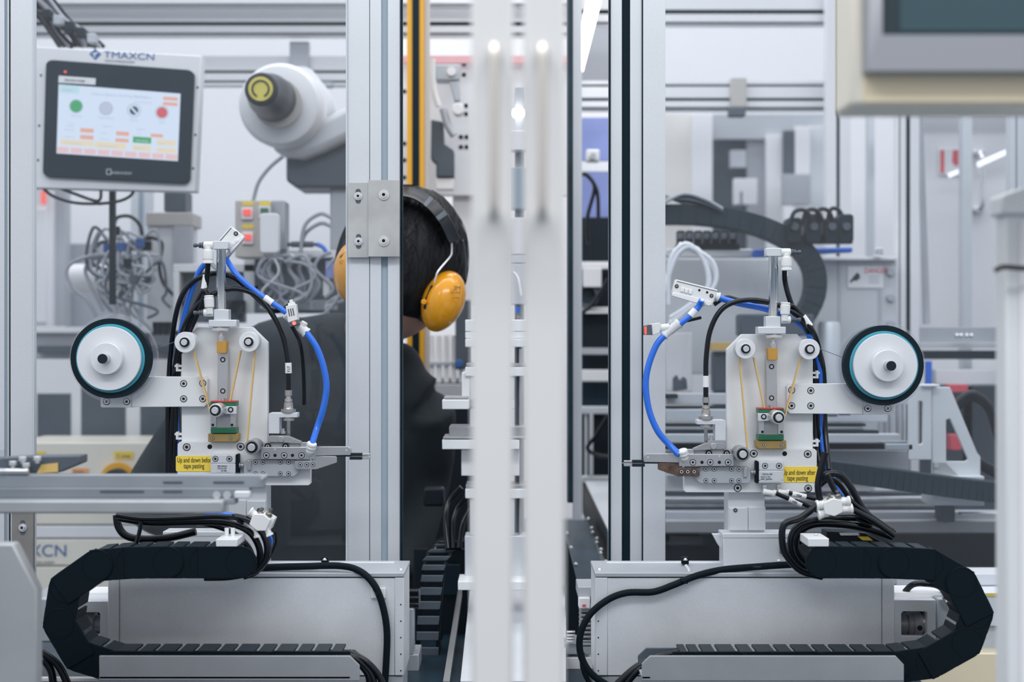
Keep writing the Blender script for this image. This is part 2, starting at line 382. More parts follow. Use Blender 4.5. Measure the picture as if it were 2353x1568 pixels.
# ---------------------------------------------------------------- the two tape pasting units (mirror twins)
def taping_unit(mir):
    MIR[0] = mir
    side = 'after' if mir else 'before'
    u = thing('taping_unit', 'pale metal tape pasting station with gripper arm, yellow label reading up and down ' + side, 'machine', (513, 1300, 1.72), 'tape pasting stations')
    # back plate and column
    bp = part(u, 'back_plate', G().poly([(417, 1018), (417, 790), (453, 752), (580, 752), (615, 787), (615, 1018)], 1.712, 10), M['plate'], 0.0006)
    part(u, 'column', G().box(528, 1014, 612, 1301, 1.713, 34), M['alu'], 0.0006)
    # arm plate for the reel
    ap = part(u, 'reel_arm', G().poly([(303, 866), (470, 866), (476, 872), (476, 929), (470, 935), (303, 936)], 1.700, 11.5), M['plate'], 0.0005)
    for x, y in ((422, 882), (466, 881), (422, 917), (466, 917)): screw(ap, x, y, 8.2, 1.700)
    sp = part(u, 'spindle_bracket', G().poly([(231, 858), (303, 858), (303, 937), (234, 937), (231, 934)], 1.702, 14), M['plate'], 0.0004)
    for x, y in ((245, 923), (291, 923)): screw(sp, x, y, 8.2, 1.702)
    part(u, 'spindle', G().cyl(255, 824, 1.68, 1.646, 1.705, 11), M['steel'], 0.0004)
    part(u, 'spindle_tip', G().cyl(255, 824, 1.68, 1.6445, 1.6460, 11.0), M['bgk'], 0, 'dark end face')
    hb = part(u, 'hub', G().cyl(255, 824, 1.68, 1.6705, 1.676, 73, 64), M['reelw'], 0.0004)
    part(hb, 'hub_boss', G().cyl(255, 824, 1.68, 1.659, 1.6705, 36, 48), M['reelw'], 0.0005)
    # lower mounting plate
    lp = part(u, 'lower_plate', G().poly([(408, 1021), (413, 1016), (601, 1016), (601, 1052), (713, 1052), (713, 1112), (709, 1116), (412, 1116), (408, 1112)], 1.701, 12), M['plate'], 0.0005)
    for x, y in ((429, 1028), (553, 1027), (590, 1106), (428, 1107)): screw(lp, x, y, 9.0, 1.701)
    screw(lp, 482, 1027, 5.5, 1.701, 'hole')
    part(u, 'stepped_block', G().box(526, 1150, 565, 1203, 1.708, 8).box(566, 1152, 609, 1203, 1.709, 8), M['alu'], 0.0005)
    screw(u, 595, 1173 if not mir else 1157, 4.5, 1.708, 'dark')
    # compact air cylinder
    ac = part(u, 'compact_cylinder', G().rbox(484, 1046, 541, 1065, 1.689, 11, 1.5, 2).box(484, 1066, 541, 1088, 1.689, 11).rbox(484, 1089, 541, 1094, 1.689, 11, 1.5, 2).box(485, 1050, 540, 1090, 1.6905, 9), M['alu'], 0.0004, 'satin silver cylinder body')
    for x in (495, 527): screw(ac, x, 1055, 7, 1.689)
    part(u, 'end_cap', G().rbox(542, 1044, 548, 1095, 1.6895, 11, 2, 2), M['black'], 0.0002)
    part(u, 'piston_rod', G().lathe((548, 1070, 1.695), (580, 1070, 1.695), [(0, 6.5), (5, 6.5), (5, 4), (8, 4), (8, 6), (12, 6), (12, 3.2), (24, 3.2)]), M['steel_g'])
    part(u, 'rod_end', G().box(568, 1059, 576, 1081, 1.688, 6), M['steel'], 0.0004)
    # gripper
    gp = part(u, 'gripper_slide', G().poly([(560, 1063), (566, 1057), (678, 1057), (678, 1078), (693, 1079), (676, 1095), (565, 1095), (560, 1090)], 1.691, 10), M['alu_d'], 0.0004)
    for x in (587, 604, 644, 663):
        for y in (1062.5, 1089): screw(gp, x, y, 5.4, 1.691)
    gb = part(u, 'gripper_bar', G().box(599, 1028, 725, 1056, 1.684, 15), M['steel'], 0.0005)
    for x in (612, 653, 693): screw(gb, x, 1047, 7.4, 1.684)
    for x in (632, 672): screw(gb, x, 1047, 3.8, 1.684, 'hole')
    screw(gb, 632, 1033, 2.6, 1.684, 'pin')
    part(u, 'rear_bar', G().box(604, 1018, 690, 1029, 1.690, 10), M['steel_g'], 0.0004)
    for x in (615, 656): screw(u, x, 1026, 7.5, 1.687, 'dark')
    part(u, 'gripper_arm', G().poly([(724, 1027), (801, 1027), (806, 1032), (806, 1046), (724, 1048)], 1.687, 9), M['steel'], 0.0004)
    screw(u, 796, 1035, 2.6, 1.687, 'pin')
    fm = M['soot'] if mir else M['steel']
    fi = part(u, 'finger', G().poly([(724, 1049), (772, 1049), (772, 1064), (727, 1079), (678, 1079), (677, 1060), (716, 1060)], 1.686, 9), fm, 0.0004, 'scorched brown finger plate' if mir else None)
    for x in (690, 705, 719): screw(fi, x, 1068.5, 5.3, 1.686)
    part(u, 'cutting_blade', G().box(728, 1047, 806, 1050, 1.688, 5), M['bgk'])
    jw = part(u, 'jaw', G().rbox(803, 1042, 832, 1048, 1.688, 8, 1, 2).rbox(803, 1051, 832, 1057, 1.688, 8, 1, 2), M['bgk'], 0.0003)
    part(jw, 'jaw_tip', G().rbox(832, 1043, 851, 1047, 1.689, 7, 1, 2).rbox(832, 1050, 851, 1056, 1.689, 7, 1, 2), M['steel'], 0.0003)
    part(jw, 'jaw_blade', G().box(796, 1048, 855 if mir else 845, 1049.5, 1.690, 5), M['steel_g'])
    # hinge plate with pin
    part(u, 'hinge_plate', G().poly([(616, 1004), (620, 1002), (661, 1002), (692, 1015), (692, 1020), (616, 1016)], 1.686, 8), M['steel_g'], 0.0004)
    part(u, 'hinge_pin', G().cyl(645, 1010, 1.684, 1.684, 1.689, 7), M['steel'], 0.0003)
    # stop sensor on its bracket
    br = part(u, 'sensor_bracket', G().poly([(617, 953), (620, 949), (683, 949), (683, 960), (642, 960), (642, 997), (617, 997)], 1.694, 18), M['alu'], 0.0006)
    part(br, 'bracket_bolt', G().lathe((651, 997, 1.698), (651, 985, 1.698), [(0, 6), (6, 6), (6, 3.5), (12, 3.5)], 12), M['steel'])
    part(u, 'plunger_sensor', G().lathe((663, 897, 1.70), (663, 1003, 1.70), [(0, 8), (13, 8), (14, 5.5), (19, 6), (20, 8.5), (26, 9), (27, 7.5), (29, 10), (38, 10.5), (39, 11.5), (41, 10.5), (43, 11.5), (44, 17), (51, 17), (52, 10), (63, 10), (64, 13), (70, 13), (71, 4.2), (104, 4.2), (106, 3)], 24), M['sensor'], 0, 'knurled steel plunger sensor')
    # vacuum cup fitting
    part(u, 'tube_fitting', G().lathe((717, 1019, 1.678), (709, 1049, 1.684), [(0, 11), (4, 12), (5, 11), (9, 11), (10, 11.8), (14, 11), (15, 10.5), (19, 9.5), (20, 10), (24, 9), (25, 8), (30, 6)], 22), M['white'])
    part(u, 'fitting_bracket', G().box(690, 1017, 706, 1029, 1.688, 8), M['steel'], 0.0003)
    # linear guide
    rl = part(u, 'guide_rail', G().box(500, 800, 524, 924, 1.700, 12), M['steel'], 0.0005)
    for y in (827, 899): screw(rl, 512, y, 6, 1.700, 'dark')
    cb = part(u, 'guide_carriage', G().box(484, 933, 541, 984, 1.690, 16), M['steel_g'], 0.0004)
    part(cb, 'side_plate', G().box(484, 948, 497, 982, 1.6885, 2), M['steel'], 0.0002)
    part(cb, 'side_plate', G().box(529, 948, 541, 982, 1.6885, 2), M['steel'], 0.0002)
    screw(cb, 489, 977, 3.2, 1.6885, 'hole'); screw(cb, 533, 977, 3.2, 1.6885, 'hole')
    part(cb, 'end_cap', G().box(483, 924, 542, 933, 1.688, 18), M['green'], 0.0004, 'green end cap')
    part(cb, 'end_cap', G().box(484, 984, 542, 996, 1.688, 18), M['green'], 0.0004, 'green end cap')
    part(cb, 'seal', G().box(484, 922, 542, 924.5, 1.687, 18), M['red'], 0, 'thin red seal')
    part(cb, 'clamp_plate', G().box(483, 934, 543, 952, 1.685, 4), M['alu'], 0.0004)
    screw(cb, 530, 942, 6.5, 1.685, 'dark'); screw(cb, 487, 942, 6.5, 1.685, 'dark')
    gr = part(u, 'guide_roller', G().cyl(506, 941, 1.685, 1.658, 1.685, 15.5, 32), M['steel_lt'], 0.0006, 'polished roller wound with film')
    part(gr, 'retaining_clip', G().cyl(506, 941, 1.685, 1.656, 1.659, 12.2, 28, ri=8.8), M['void'])
    part(gr, 'pin', G().cyl(506, 941, 1.685, 1.653, 1.66, 7.6), M['steel_lt'], 0.0003)
    bb = part(u, 'brass_stop', G().poly([(478, 997), (548, 997), (548, 1010), (542, 1016), (478, 1016)], 1.690, 14), M['brass'], 0.0005, 'brass coloured stop block')
    for x in (488, 529): screw(bb, x, 1007, 4.6, 1.690)
    part(u, 'stop_pin', G().lathe((512, 925, 1.694), (512, 915, 1.694), [(0, 4), (9, 4)], 14), M['steel'])
    # top cylinder stack
    part(u, 'damper_block', G().rbox(498, 784, 520, 812, 1.690, 14, 2, 3), M['amber'], 0.0004, 'amber resin damper')
    part(u, 'rod_nut', G().lathe((508, 784, 1.697), (508, 755, 1.697), [(0, 8.5), (11, 8.5), (11, 5), (13, 4.6), (26, 4.6), (28, 5)], 18), M['steel'])
    part(u, 'hex_nut', G().lathe((508, 763, 1.697), (508, 752, 1.697), [(0, 17), (3, 21), (9, 21), (11, 19)], 6), M['steel_lt'])
    part(u, 'mounting_block', G().box(479, 735, 543, 752, 1.686, 20), M['alu'], 0.0010)
    part(u, 'lower_head', G().box(491, 711, 525, 736, 1.689, 16), M['alu'], 0.0008)
    part(u, 'cylinder_barrel', G().lathe((508, 712, 1.697), (508, 570, 1.697), [(0, 11.6), (2, 11.6), (2, 11), (136, 11), (137, 11.6), (142, 11.6)], 36), M['barrel'], 0, 'polished round cylinder barrel')
    part(u, 'top_head', G().rbox(488, 554, 524, 573, 1.689, 16, 3, 4), M['alu'], 0.0006)
    for nm, x, y in (('upper', 478, 564), ('lower', 481, 719)):
        f = part(u, 'elbow_fitting', G().lathe((490, y, 1.690), (460, y, 1.690), [(0, 8.5), (3, 9), (20, 9), (22, 7)], 20), M['white'], 0.0003)
        part(f, 'adjusting_screw', G().lathe((470, y, 1.690), (440, y, 1.690), [(0, 5), (3, 5), (3, 7.5), (6, 7.5), (6, 5), (9, 5), (9, 6.5), (12, 6.5), (12, 3.5), (18, 3.5), (18, 4.8), (25, 4.8)], 14), M['bgd'])
        if nm == 'upper': part(f, 'push_connector', G().lathe((478, 566, 1.688), (478, 608, 1.688), [(0, 7), (8, 8), (10, 11), (20, 12.5), (30, 12.5), (31, 11.5), (35, 11.5), (36, 13), (40, 13)], 22), M['white'], 0.0002)
        else: part(f, 'push_connector', G().lathe((482, 722, 1.688), (480, 680, 1.688), [(0, 8), (14, 8), (16, 11), (36, 11.5), (37, 10), (39, 10), (40, 11), (43, 10)], 22), M['white'], 0.0002)
    # rollers
    for x, y, r in ((425, 787, 24), (572, 786, 23)):
        ro = part(u, 'roller', G().cyl(x, y, 1.680, 1.680, 1.6995, r, 48).cyl(x, y, 1.680, 1.6995, 1.7115, 7, 20), M['reelw'], 0.0004)
        part(ro, 'bearing', G().cyl(x, y, 1.680, 1.6785, 1.681, r*0.52, 32), M['steel_lt'], 0.0002)
        part(ro, 'retaining_clip', G().cyl(x, y, 1.680, 1.677, 1.679, r*0.46, 28, ri=r*0.32), M['void'])
        part(ro, 'pin', G().cyl(x, y, 1.680, 1.6745, 1.679, r*0.30, 24), M['steel_lt'], 0.0002)
    ro = part(u, 'pressing_roller', G().cyl(579, 1028, 1.672, 1.672, 1.700, 17.5, 40), M['steel_g'], 0.0005, 'dark grey barrel roller')
    part(ro, 'retaining_clip', G().cyl(579, 1028, 1.672, 1.6702, 1.673, 13, 28, ri=9), M['void'])
    part(ro, 'pin', G().cyl(579, 1028, 1.672, 1.667, 1.673, 8.6), M['steel_lt'], 0.0003)
    # cable clips on the plate edge
    for y in (843, 1000): part(u, 'cable_clip', G().box(401, y-4, 418, y+1, 1.712, 9).box(404, y-7, 409, y+11, 1.711, 9).box(404, y+6, 417, y+11, 1.712, 9), M['white'], 0.0003)
    # instruction label
    if mir:
        lb = part(u, 'instruction_label', G().rbox(404, 1057, 489, 1093, 1.7003, 0.6, 4, 4), M['yel'], 0, 'yellow label with two lines of print')
        MIR[0] = False
        text(lb, 'Up and down after', 1798, 1091.5, 1.7003, 11.5, M['ink'], 0.60); text(lb, 'tape pasting', 1809, 1104.5, 1.7003, 11.5, M['ink'], 0.60)
        dl = part(u, 'data_plate', G().box(1748, 1084, 1795, 1107, 1.6886, 0.4), M['alu'])
        text(dl, 'CDU16-10D', 1751, 1092, 1.6885, 4, M['ink'], 0.8); text(dl, 'MAX.0.7 MPa', 1748, 1098, 1.6885, 3.5, M['inkg'], 0.8); text(dl, 'SMC JAPAN', 1748, 1103.5, 1.6885, 4, M['ink'], 0.9)
    else:
        lb = part(u, 'instruction_label', G().rbox(404, 1048, 489, 1084, 1.7003, 0.6, 4, 4), M['yel'], 0, 'yellow label with two lines of print')
        text(lb, 'Up and down before', 407, 1063, 1.7003, 11.5, M['ink'], 0.60); text(lb, 'tape pasting', 422, 1076.5, 1.7003, 11.5, M['ink'], 0.60)
        dl = part(u, 'data_plate', G().box(498, 1068, 528, 1086, 1.6886, 0.4), M['alu'])
        text(dl, 'SMC MAX.0.7', 500, 1073.5, 1.6885, 3.8, M['ink'], 0.7); text(dl, 'CDU16-10D', 500, 1078.5, 1.6885, 3.5, M['inkg'], 0.8); text(dl, '0.7 MPa', 508, 1084, 1.6885, 3.5, M['ink'], 0.8)
    MIR[0] = mir
    # reel
    r = thing('tape_reel', 'reel of black tape on a teal core at the station labelled ' + side, 'reel', (255, 926, 1.68), 'tape reels')
    part(r, 'flange', G().cyl(255, 824, 1.68, 1.693, 1.6945, 103.5, 96, ri=34), M['flange'], 0, 'thin clear disc')
    part(r, 'wound_tape', G().cyl(255, 824, 1.68, 1.678, 1.690, 92, 96, ri=79), M['tapeblk'], 0.0003)
    part(r, 'core', G().cyl(255, 824, 1.68, 1.6772, 1.692, 79, 80, ri=36), M['teal'], 0.0003, 'teal core ring')
    # film threads
    P = lambda a, b: G().poly([(a[0]-1.2, a[1]), (a[0]+1.4, a[1]), (b[0]+1.4, b[1]), (b[0]-1.2, b[1])], 1.690, 8)
    f = thing('tape_film', 'amber film strip threaded over the rollers of the station labelled ' + side, 'tape', (500, 1000, 1.69), 'amber films over the rollers')
    part(f, 'strand', P((444, 808), (482, 945)), M['tape']); part(f, 'strand', P((552, 806), (526, 930)), M['tape'])
    part(f, 'strand', P((585, 806), (566, 1020)), M['tape'])
    t = G().tube([(346, 807, 1.685), (404, 785, 1.685)], 0.7, 6)
    solo('tape_strand', t, M['inkg'], 'thin dark strand running from the tape reel to the roller, station labelled ' + side, 'tape', 'strands feeding off the reels')
    MIR[0] = False
    return u
taping_unit(False); taping_unit(True)

# ---------------------------------------------------------------- tubes and cables at the units
def cable(name, pts, r, m, label, cat='cable', group=None, Y=1.695, marks=(), ties=(), n=12, flat=1.0):
    if 1.69 < Y < 1.74:   # the bundles run behind the reel arms
        pts = [(p[0], p[1], max(p[2] if len(p) > 2 else Y, 1.7225)) if (375 < p[0] < 420 or 1866 < p[0] < 1900) and 795 < p[1] < 1100 else p for p in pts]
    g = G().tube(pts, r, n, 6, Y, flat)
    if not marks and not ties: return solo(name, g, m, label, cat, group)
    o = solo(name, g, m, label, cat, group)
    for mk in marks:
        k = part(o, 'marker_sleeve', G().tube([mk[0], mk[1]], r*1.22, n, 0, Y), M['wsleeve'], 0, 'white marker sleeve')
        if len(mk) > 2: text(k, mk[2], mk[3], mk[4], Y - r*1.3*Y/K, mk[5], M['ink'], 0.9, rot=mk[6])
    for tx in ties: part(o, 'cable_tie', G().lathe((tx[0], tx[1], Y), (tx[2], tx[3], Y), [(0, tx[4]), (0.1, tx[4]+1.4), (4, tx[4]+1.4), (4.1, tx[4])], 14), M['black'])
    return o
gl = 'black hoses down the plate edge'
cable('air_hose', [(478, 604, 1.69), (474, 650), (462, 700, 1.70), (430, 775, 1.705), (404, 850, 1.715), (396, 960), (390, 1088)], 6.2, M['rubber'], 'black air hose with a white marker sleeve leaving the top cylinder fitting', 'hose', gl, 1.70, marks=[((474, 632), (469, 664))])
cable('air_hose', [(481, 684, 1.69), (470, 668, 1.698), (448, 705, 1.704), (420, 760, 1.712), (406, 850, 1.718), (404, 960), (400, 1090)], 6.0, M['rubber'], 'black air hose from the lower cylinder fitting hugging the plate edge', 'hose', gl, 1.705)
cable('sensor_cable', [(384, 1095, 1.72), (386, 930), (393, 800), (410, 700), (440, 650), (490, 629), (540, 640), (585, 680), (625, 713), (660, 705), (670, 689)], 6.0, M['rubber'], 'black cable arching over behind the cylinder to the small white switch', 'cable', gl, 1.712, ties=[(583, 664, 590, 670, 10)])
cable('sensor_cable', [(393, 1095, 1.715), (398, 880), (420, 760), (455, 700), (500, 672), (545, 664), (590, 680), (625, 722), (650, 775), (661, 832), (663, 898)], 6.2, M['rubber'], 'black cable with a Y17 sleeve looping down to the plunger sensor', 'cable', gl, 1.70, marks=[((662.5, 834), (663, 858), 'Y17', 667, 856, 7, 90)])
cable('air_hose', [(410, 1095, 1.725), (404, 860, 1.725), (425, 720, 1.722), (455, 630, 1.715), (480, 598, 1.712)], 6.4, M['blue'], 'blue air hose half hidden behind the black hoses by the cylinder', 'hose', 'blue air hoses', 1.72)
cable('air_hose', [(519, 594, 1.712), (545, 632), (590, 672), (640, 706), (664, 724)], 6.4, M['blue'], 'blue air hose running from the vacuum ejector to the small switch with a red light', 'hose', 'blue air hoses', 1.70, marks=[((608, 684), (626, 697))])
cable('air_hose', [(703, 763), (728, 800), (745, 850), (750, 895), (741, 945), (728, 985), (716, 1024, 1.68)], 7.2, M['blue'], 'blue air hose bowing down to the gripper of the station labelled before', 'hose', 'blue air hoses', 1.695)
cable('sensor_cable', [(672, 752, 1.70), (690, 790, 1.725), (697, 850, 1.74), (699, 930, 1.75)], 5, M['rubber'], 'thin black cable hanging from the small white switch', 'cable', None, 1.71)
for k, (dx, lb) in enumerate(((0, 'inner'), (9, 'outer'))):
    cable('air_hose', [(478 - dx, 690 + dx, 1.722), (446 - dx, 728), (420 - dx, 790), (409 - dx, 870), (407 - dx, 960), (405 - dx, 1092)], 6.0, M['rubber'], lb + ' matt black hose of the pair filling the bundle beside the roller, station labelled before', 'hose', gl, 1.728)
# switch with fittings
sw = thing('pressure_switch', 'small white pressure switch with a red light beside the blue hose', 'sensor', (680, 752, 1.69))
part(sw, 'housing', G().poly([(656, 704), (679, 698), (684, 735), (662, 742)], 1.683, 14), M['white'], 0.0006)
part(sw, 'display', G().poly([(661, 742), (685, 735), (687, 746), (665, 752)], 1.682, 14), M['bgd'], 0.0005, 'dark lens')
part(sw, 'indicator_light', G().cyl(676, 743, 1.6815, 1.6805, 1.683, 4.2, 16), M['lamp_red'], 0, 'glowing red light')
part(sw, 'plug', G().poly([(661, 697), (675, 693), (677, 700), (662, 704)], 1.686, 9).poly([(664, 690), (671, 688), (673, 695), (665, 697)], 1.687, 7), M['white'], 0.0004)
for i in range(3): part(sw, 'print_line', G().poly([(661+i*5, 711-i), (663.5+i*5, 710-i), (667+i*5, 727-i), (664.5+i*5, 728-i)], 1.6828, 0.4), M['inkg'])
part(sw, 'push_connector', G().lathe((658, 722, 1.698), (672, 738, 1.698), [(0, 11), (4, 12), (5, 11), (20, 9)], 20), M['white'])
part(sw, 'push_connector', G().lathe((682, 744, 1.698), (706, 767, 1.698), [(0, 9), (8, 9), (9, 11), (20, 11.5), (27, 11), (28, 12.5), (32, 12.5)], 20), M['white'])
part(sw, 'push_connector', G().lathe((694, 752, 1.697), (702, 738, 1.697), [(0, 8), (12, 8), (14, 6)], 16), M['white'])
# vacuum ejector left
ej = thing('vacuum_ejector', 'small white vacuum ejector block tilted behind the top of the cylinder', 'valve', (525, 600, 1.71))
part(ej, 'body', G().poly([(502, 552), (530, 520), (560, 544), (520, 592), (516, 588), (524, 576)], 1.709, 16), M['white'], 0.0008)
part(ej, 'groove', G().poly([(505, 553), (531, 523), (532.5, 524), (507, 554)], 1.7088, 1), M['bgd'])
part(ej, 'step', G().poly([(524, 566), (556, 543), (560, 548), (530, 582)], 1.707, 6), M['bgw'], 0.0005)
screw(ej, 542, 537, 5, 1.7085, 'dark')
for k in range(3): part(ej, 'port', G().poly([(524+k*7, 566-k*6), (529+k*7, 560-k*6), (534+k*7, 565-k*6), (529+k*7, 571-k*6)], 1.706, 3), M['wsleeve'], 0.0004)
part(ej, 'tail', G().poly([(517, 585), (526, 575), (536, 568), (522, 594)], 1.712, 10), M['alu_d'], 0.0004)
part(ej, 'nozzle', G().tube([(484, 604, 1.715), (500, 618, 1.715)], 6, 12, 0), M['white'])
# right ejector + switch
er = thing('vacuum_ejector', 'white ejector manifold tilted over the blue hose in front of the post', 'valve', (1600, 700, 1.70))
part(er, 'body', G().poly([(1545, 670), (1553, 642), (1649, 666), (1636, 704), (1622, 700), (1548, 680)], 1.694, 16), M['white'], 0.0008)
part(er, 'step', G().poly([(1546, 672), (1592, 682), (1634, 694), (1632, 704), (1600, 697), (1544, 680)], 1.692, 6), M['bgw'], 0.0006)
part(er, 'groove', G().poly([(1556, 646), (1647, 669), (1646.5, 670.5), (1555.5, 647.5)], 1.6938, 1), M['bgd'])
screw(er, 1555, 658, 4.4, 1.6935, 'dark'); screw(er, 1635, 680, 4.4, 1.6935, 'dark'); screw(er, 1607, 667, 2.6, 1.6935, 'hole'); screw(er, 1625, 672, 2.6, 1.6935, 'hole')
for k in range(3): part(er, 'port', G().poly([(1566+k*9, 660+k*2.4), (1573+k*9, 662+k*2.4), (1571+k*9, 672+k*2.4), (1564+k*9, 670+k*2.4)], 1.692, 4), M['wsleeve'], 0.0004)
part(er, 'push_connector', G().lathe((1612, 694, 1.69), (1609, 703, 1.685), [(0, 10), (6, 10), (7, 9)], 18), M['white'])
part(er, 'push_connector', G().lathe((1643, 680, 1.70), (1654, 684, 1.70), [(0, 9), (6, 9), (7, 11), (10, 11)], 18), M['white'])
sr = thing('pressure_switch', 'small grey pressure switch with a red square light in front of the aluminium post', 'sensor', (1520, 770, 1.69))
part(sr, 'display', G().poly([(1479, 749), (1497, 746), (1499, 770), (1480, 770)], 1.684, 14), M['bgd'], 0.0005, 'dark lens')
part(sr, 'indicator_light', G().poly([(1480, 751), (1486, 750), (1486, 769), (1481, 769)], 1.6835, 2), M['lamp_redsoft'], 0, 'glowing red square')
part(sr, 'housing', G().poly([(1488, 746), (1514, 742), (1519, 745), (1516, 765), (1499, 771), (1497, 747)], 1.686, 14), M['white'], 0.0006)
part(sr, 'push_connector', G().lathe((1508, 756, 1.693), (1540, 752, 1.693), [(0, 8), (3, 9.5), (8, 9), (30, 9)], 18), M['white'])
part(sr, 'push_connector', G().lathe((1524, 772, 1.693), (1563, 741, 1.693), [(0, 11), (4, 12), (6, 10), (18, 10), (20, 11), (40, 10.5), (42, 12), (48, 12)], 20), M['white'])
cable('air_hose', [(1612, 690, 1.685), (1606, 704), (1590, 722), (1562, 745)], 7, M['blue'], 'short blue air hose with a white sleeve between ejector manifold and switch', 'hose', 'blue air hoses', 1.69, marks=[((1598, 712), (1586, 726))])
cable('air_hose', [(1526, 772), (1507, 796), (1489, 845), (1484, 890), (1492, 945), (1512, 992), (1540, 1025), (1562, 1046, 1.678)], 7.4, M['blue'], 'blue air hose bowing down the aluminium post to the gripper labelled after', 'hose', 'blue air hoses', 1.685)
cable('air_hose', [(1652, 685), (1700, 698), (1765, 712), (1835, 742), (1868, 790), (1884, 850), (1886, 960), (1888, 1010), (1905, 1080), (1940, 1150), (1962, 1172)], 7, M['blue'], 'long blue air hose passing behind the cylinder and down the plate edge', 'hose', 'blue air hoses', 1.712)
cable('sensor_cable', [(1622, 934), (1622, 880), (1623, 820), (1632, 760), (1655, 715), (1690, 694), (1740, 690), (1800, 706), (1850, 740), (1880, 800), (1893, 860), (1896, 980), (1905, 1080)], 6.0, M['rubber'], 'black cable with a white sleeve arching from the plunger sensor over the cylinder', 'cable', gl, 1.70, marks=[((1622, 864), (1622, 890))])
cable('sensor_cable', [(1640, 700), (1668, 684), (1700, 690), (1760, 695), (1815, 712), (1862, 770), (1876, 830), (1880, 960), (1884, 1000), (1898, 1090)], 5.6, M['rubber'], 'black cable tied to the blue hose behind the ejector manifold', 'cable', gl, 1.716)
cable('air_hose', [(1804, 603, 1.69), (1803, 640), (1812, 680), (1828, 720), (1850, 750), (1868, 800), (1872, 860), (1874, 1000), (1890, 1100)], 6.0, M['rubber'], 'black air hose with a white sleeve dropping from the top fitting', 'hose', gl, 1.705, marks=[((1803.5, 612), (1803, 634))])
cable('air_hose', [(1805, 706, 1.69), (1822, 705), (1850, 735), (1876, 780), (1888, 850), (1890, 980), (1896, 1060), (1915, 1110)], 6.0, M['rubber'], 'black air hose with a white sleeve from the lower fitting', 'hose', gl, 1.70, marks=[((1845, 727), (1862, 750))])
cable('power_cable', [(1610, 730, 1.72), (1560, 742), (1520, 755)], 4, M['rubber'], 'thin black lead between ejector manifold and switch', 'cable', None, 1.71)
# ---------------------------------------------------------------- frame posts, hinge plates and clear panels
def post(name, label, x0, x1, y0, y1, Y, t, grooves, m='alu', group='aluminium frame posts', edge=None, slot='slot', cat='post'):
    o = thing(name, label, cat, ((x0+x1)/2, y1, Y), group)
    xs = [x0]; 
    for a, b, _ in grooves: xs += [a, b]
    xs.append(x1); g = G()
    for i in range(0, len(xs), 2):
        if xs[i+1] > xs[i]: g.box(xs[i], y0, xs[i+1], y1, Y, t)
    g.box(x0+1, y0, x1-1, y1, Y + 0.008, t-9)
    part(o, 'profile', g, M[m], 0.0004)
    for a, b, k in grooves: part(o, 'slot_cover', G().box(a, y0, b, y1, Y + 0.0035, 4), M[k])
    return o
def tall(Y): return CY + (CZ - 0.02) * K / Y
p1 = post('frame_post', 'wide aluminium post at the cream cabinet, carrying the clear panel', -60, 76, -80, 1700, 1.80, 13, [(10, 17, 'slot'), (20, 24, 'slotd')])
p2 = post('frame_post', 'aluminium post with two bolted hinge plates in front of the worker', 799, 919, -80, 1300, 1.80, 45, [(848.5, 850, 'slot'), (876, 891, 'slot')])
p3 = post('frame_post', 'narrow aluminium post with a black central groove', 1403, 1475, -80, 1300, 1.80, 45, [(1429, 1448, 'slotd')])
p4 = post('frame_post', 'plain aluminium post carrying the blue hose switch', 1478, 1529, -80, 1300, 1.795, 40, [])
for x0, x1, lb, bind in ((920, 925, 'black seal strip along the post beside the worker', 0), (1399, 1403, 'black seal strip on the black grooved post', 0), (1475, 1478, 'black seal strip between the two posts with the blue hose', 0), (794.5, 798.5, 'bright edge strip of the clear panel by the hinge plates', 1), (76, 78, 'edge strip along the wide post by the screen', 1)):
    solo('seal_strip', G().box(x0, -80, x1, 1300, 1.797, 10), M['edge'] if bind else M['gasket'], lb, 'seal', 'seal strips on the posts')
solo('acrylic_sheet', G().box(83, -80, 797, 1500, 1.806, 4), M['acryl'], 'clear acrylic guard panel behind the station labelled before', 'panel', 'clear guard panels')
solo('acrylic_sheet', G().box(1529, -80, 2900, 1500, 1.806, 4), M['acryl'], 'clear acrylic guard panel behind the station labelled after', 'panel', 'clear guard panels')
def slotscrew(h, x, y):
    part(h, 'slot_hole', G().rbox(x-6, y-17, x+6, y+17, 1.7896, 0.6, 6, 6), M['bgd']); screw(h, x, y, 9.5, 1.789, 'washer')
for x0, y0, x1, y1, lb, sc, sl in ((799, 420, 847, 592, 'thin zinc hinge plate with slotted holes, over the rounded side of the post', (), ((823, 451), (824, 555))),
                                    (846, 414, 918, 590, 'wide zinc hinge plate with round washers, over the grooved side of the post', ((882, 448), (882, 554)), ())):
    Yh = 1.789 if sl else 1.786
    h = thing('hinge_plate', lb, 'plate', ((x0+x1)/2, y1, Yh), 'hinge plates on the post')
    part(h, 'plate', G().box(x0, y0, x1, y1, Yh + 0.001, 7), M['zinc'], 0.0003)
    for x, y in sl: slotscrew(h, x, y)
    for x, y in sc: screw(h, x, y, 12, Yh, 'washer')
h = thing('hinge_plate', 'brownish steel plate with one slotted screw low on the wide post', 'plate', (58, 1400, 1.79), 'hinge plates on the post')
part(h, 'plate', G().box(27, 1120, 76, 1420, 1.790, 7), M['bronzep'], 0.0003); slotscrew(h, 52, 1213)

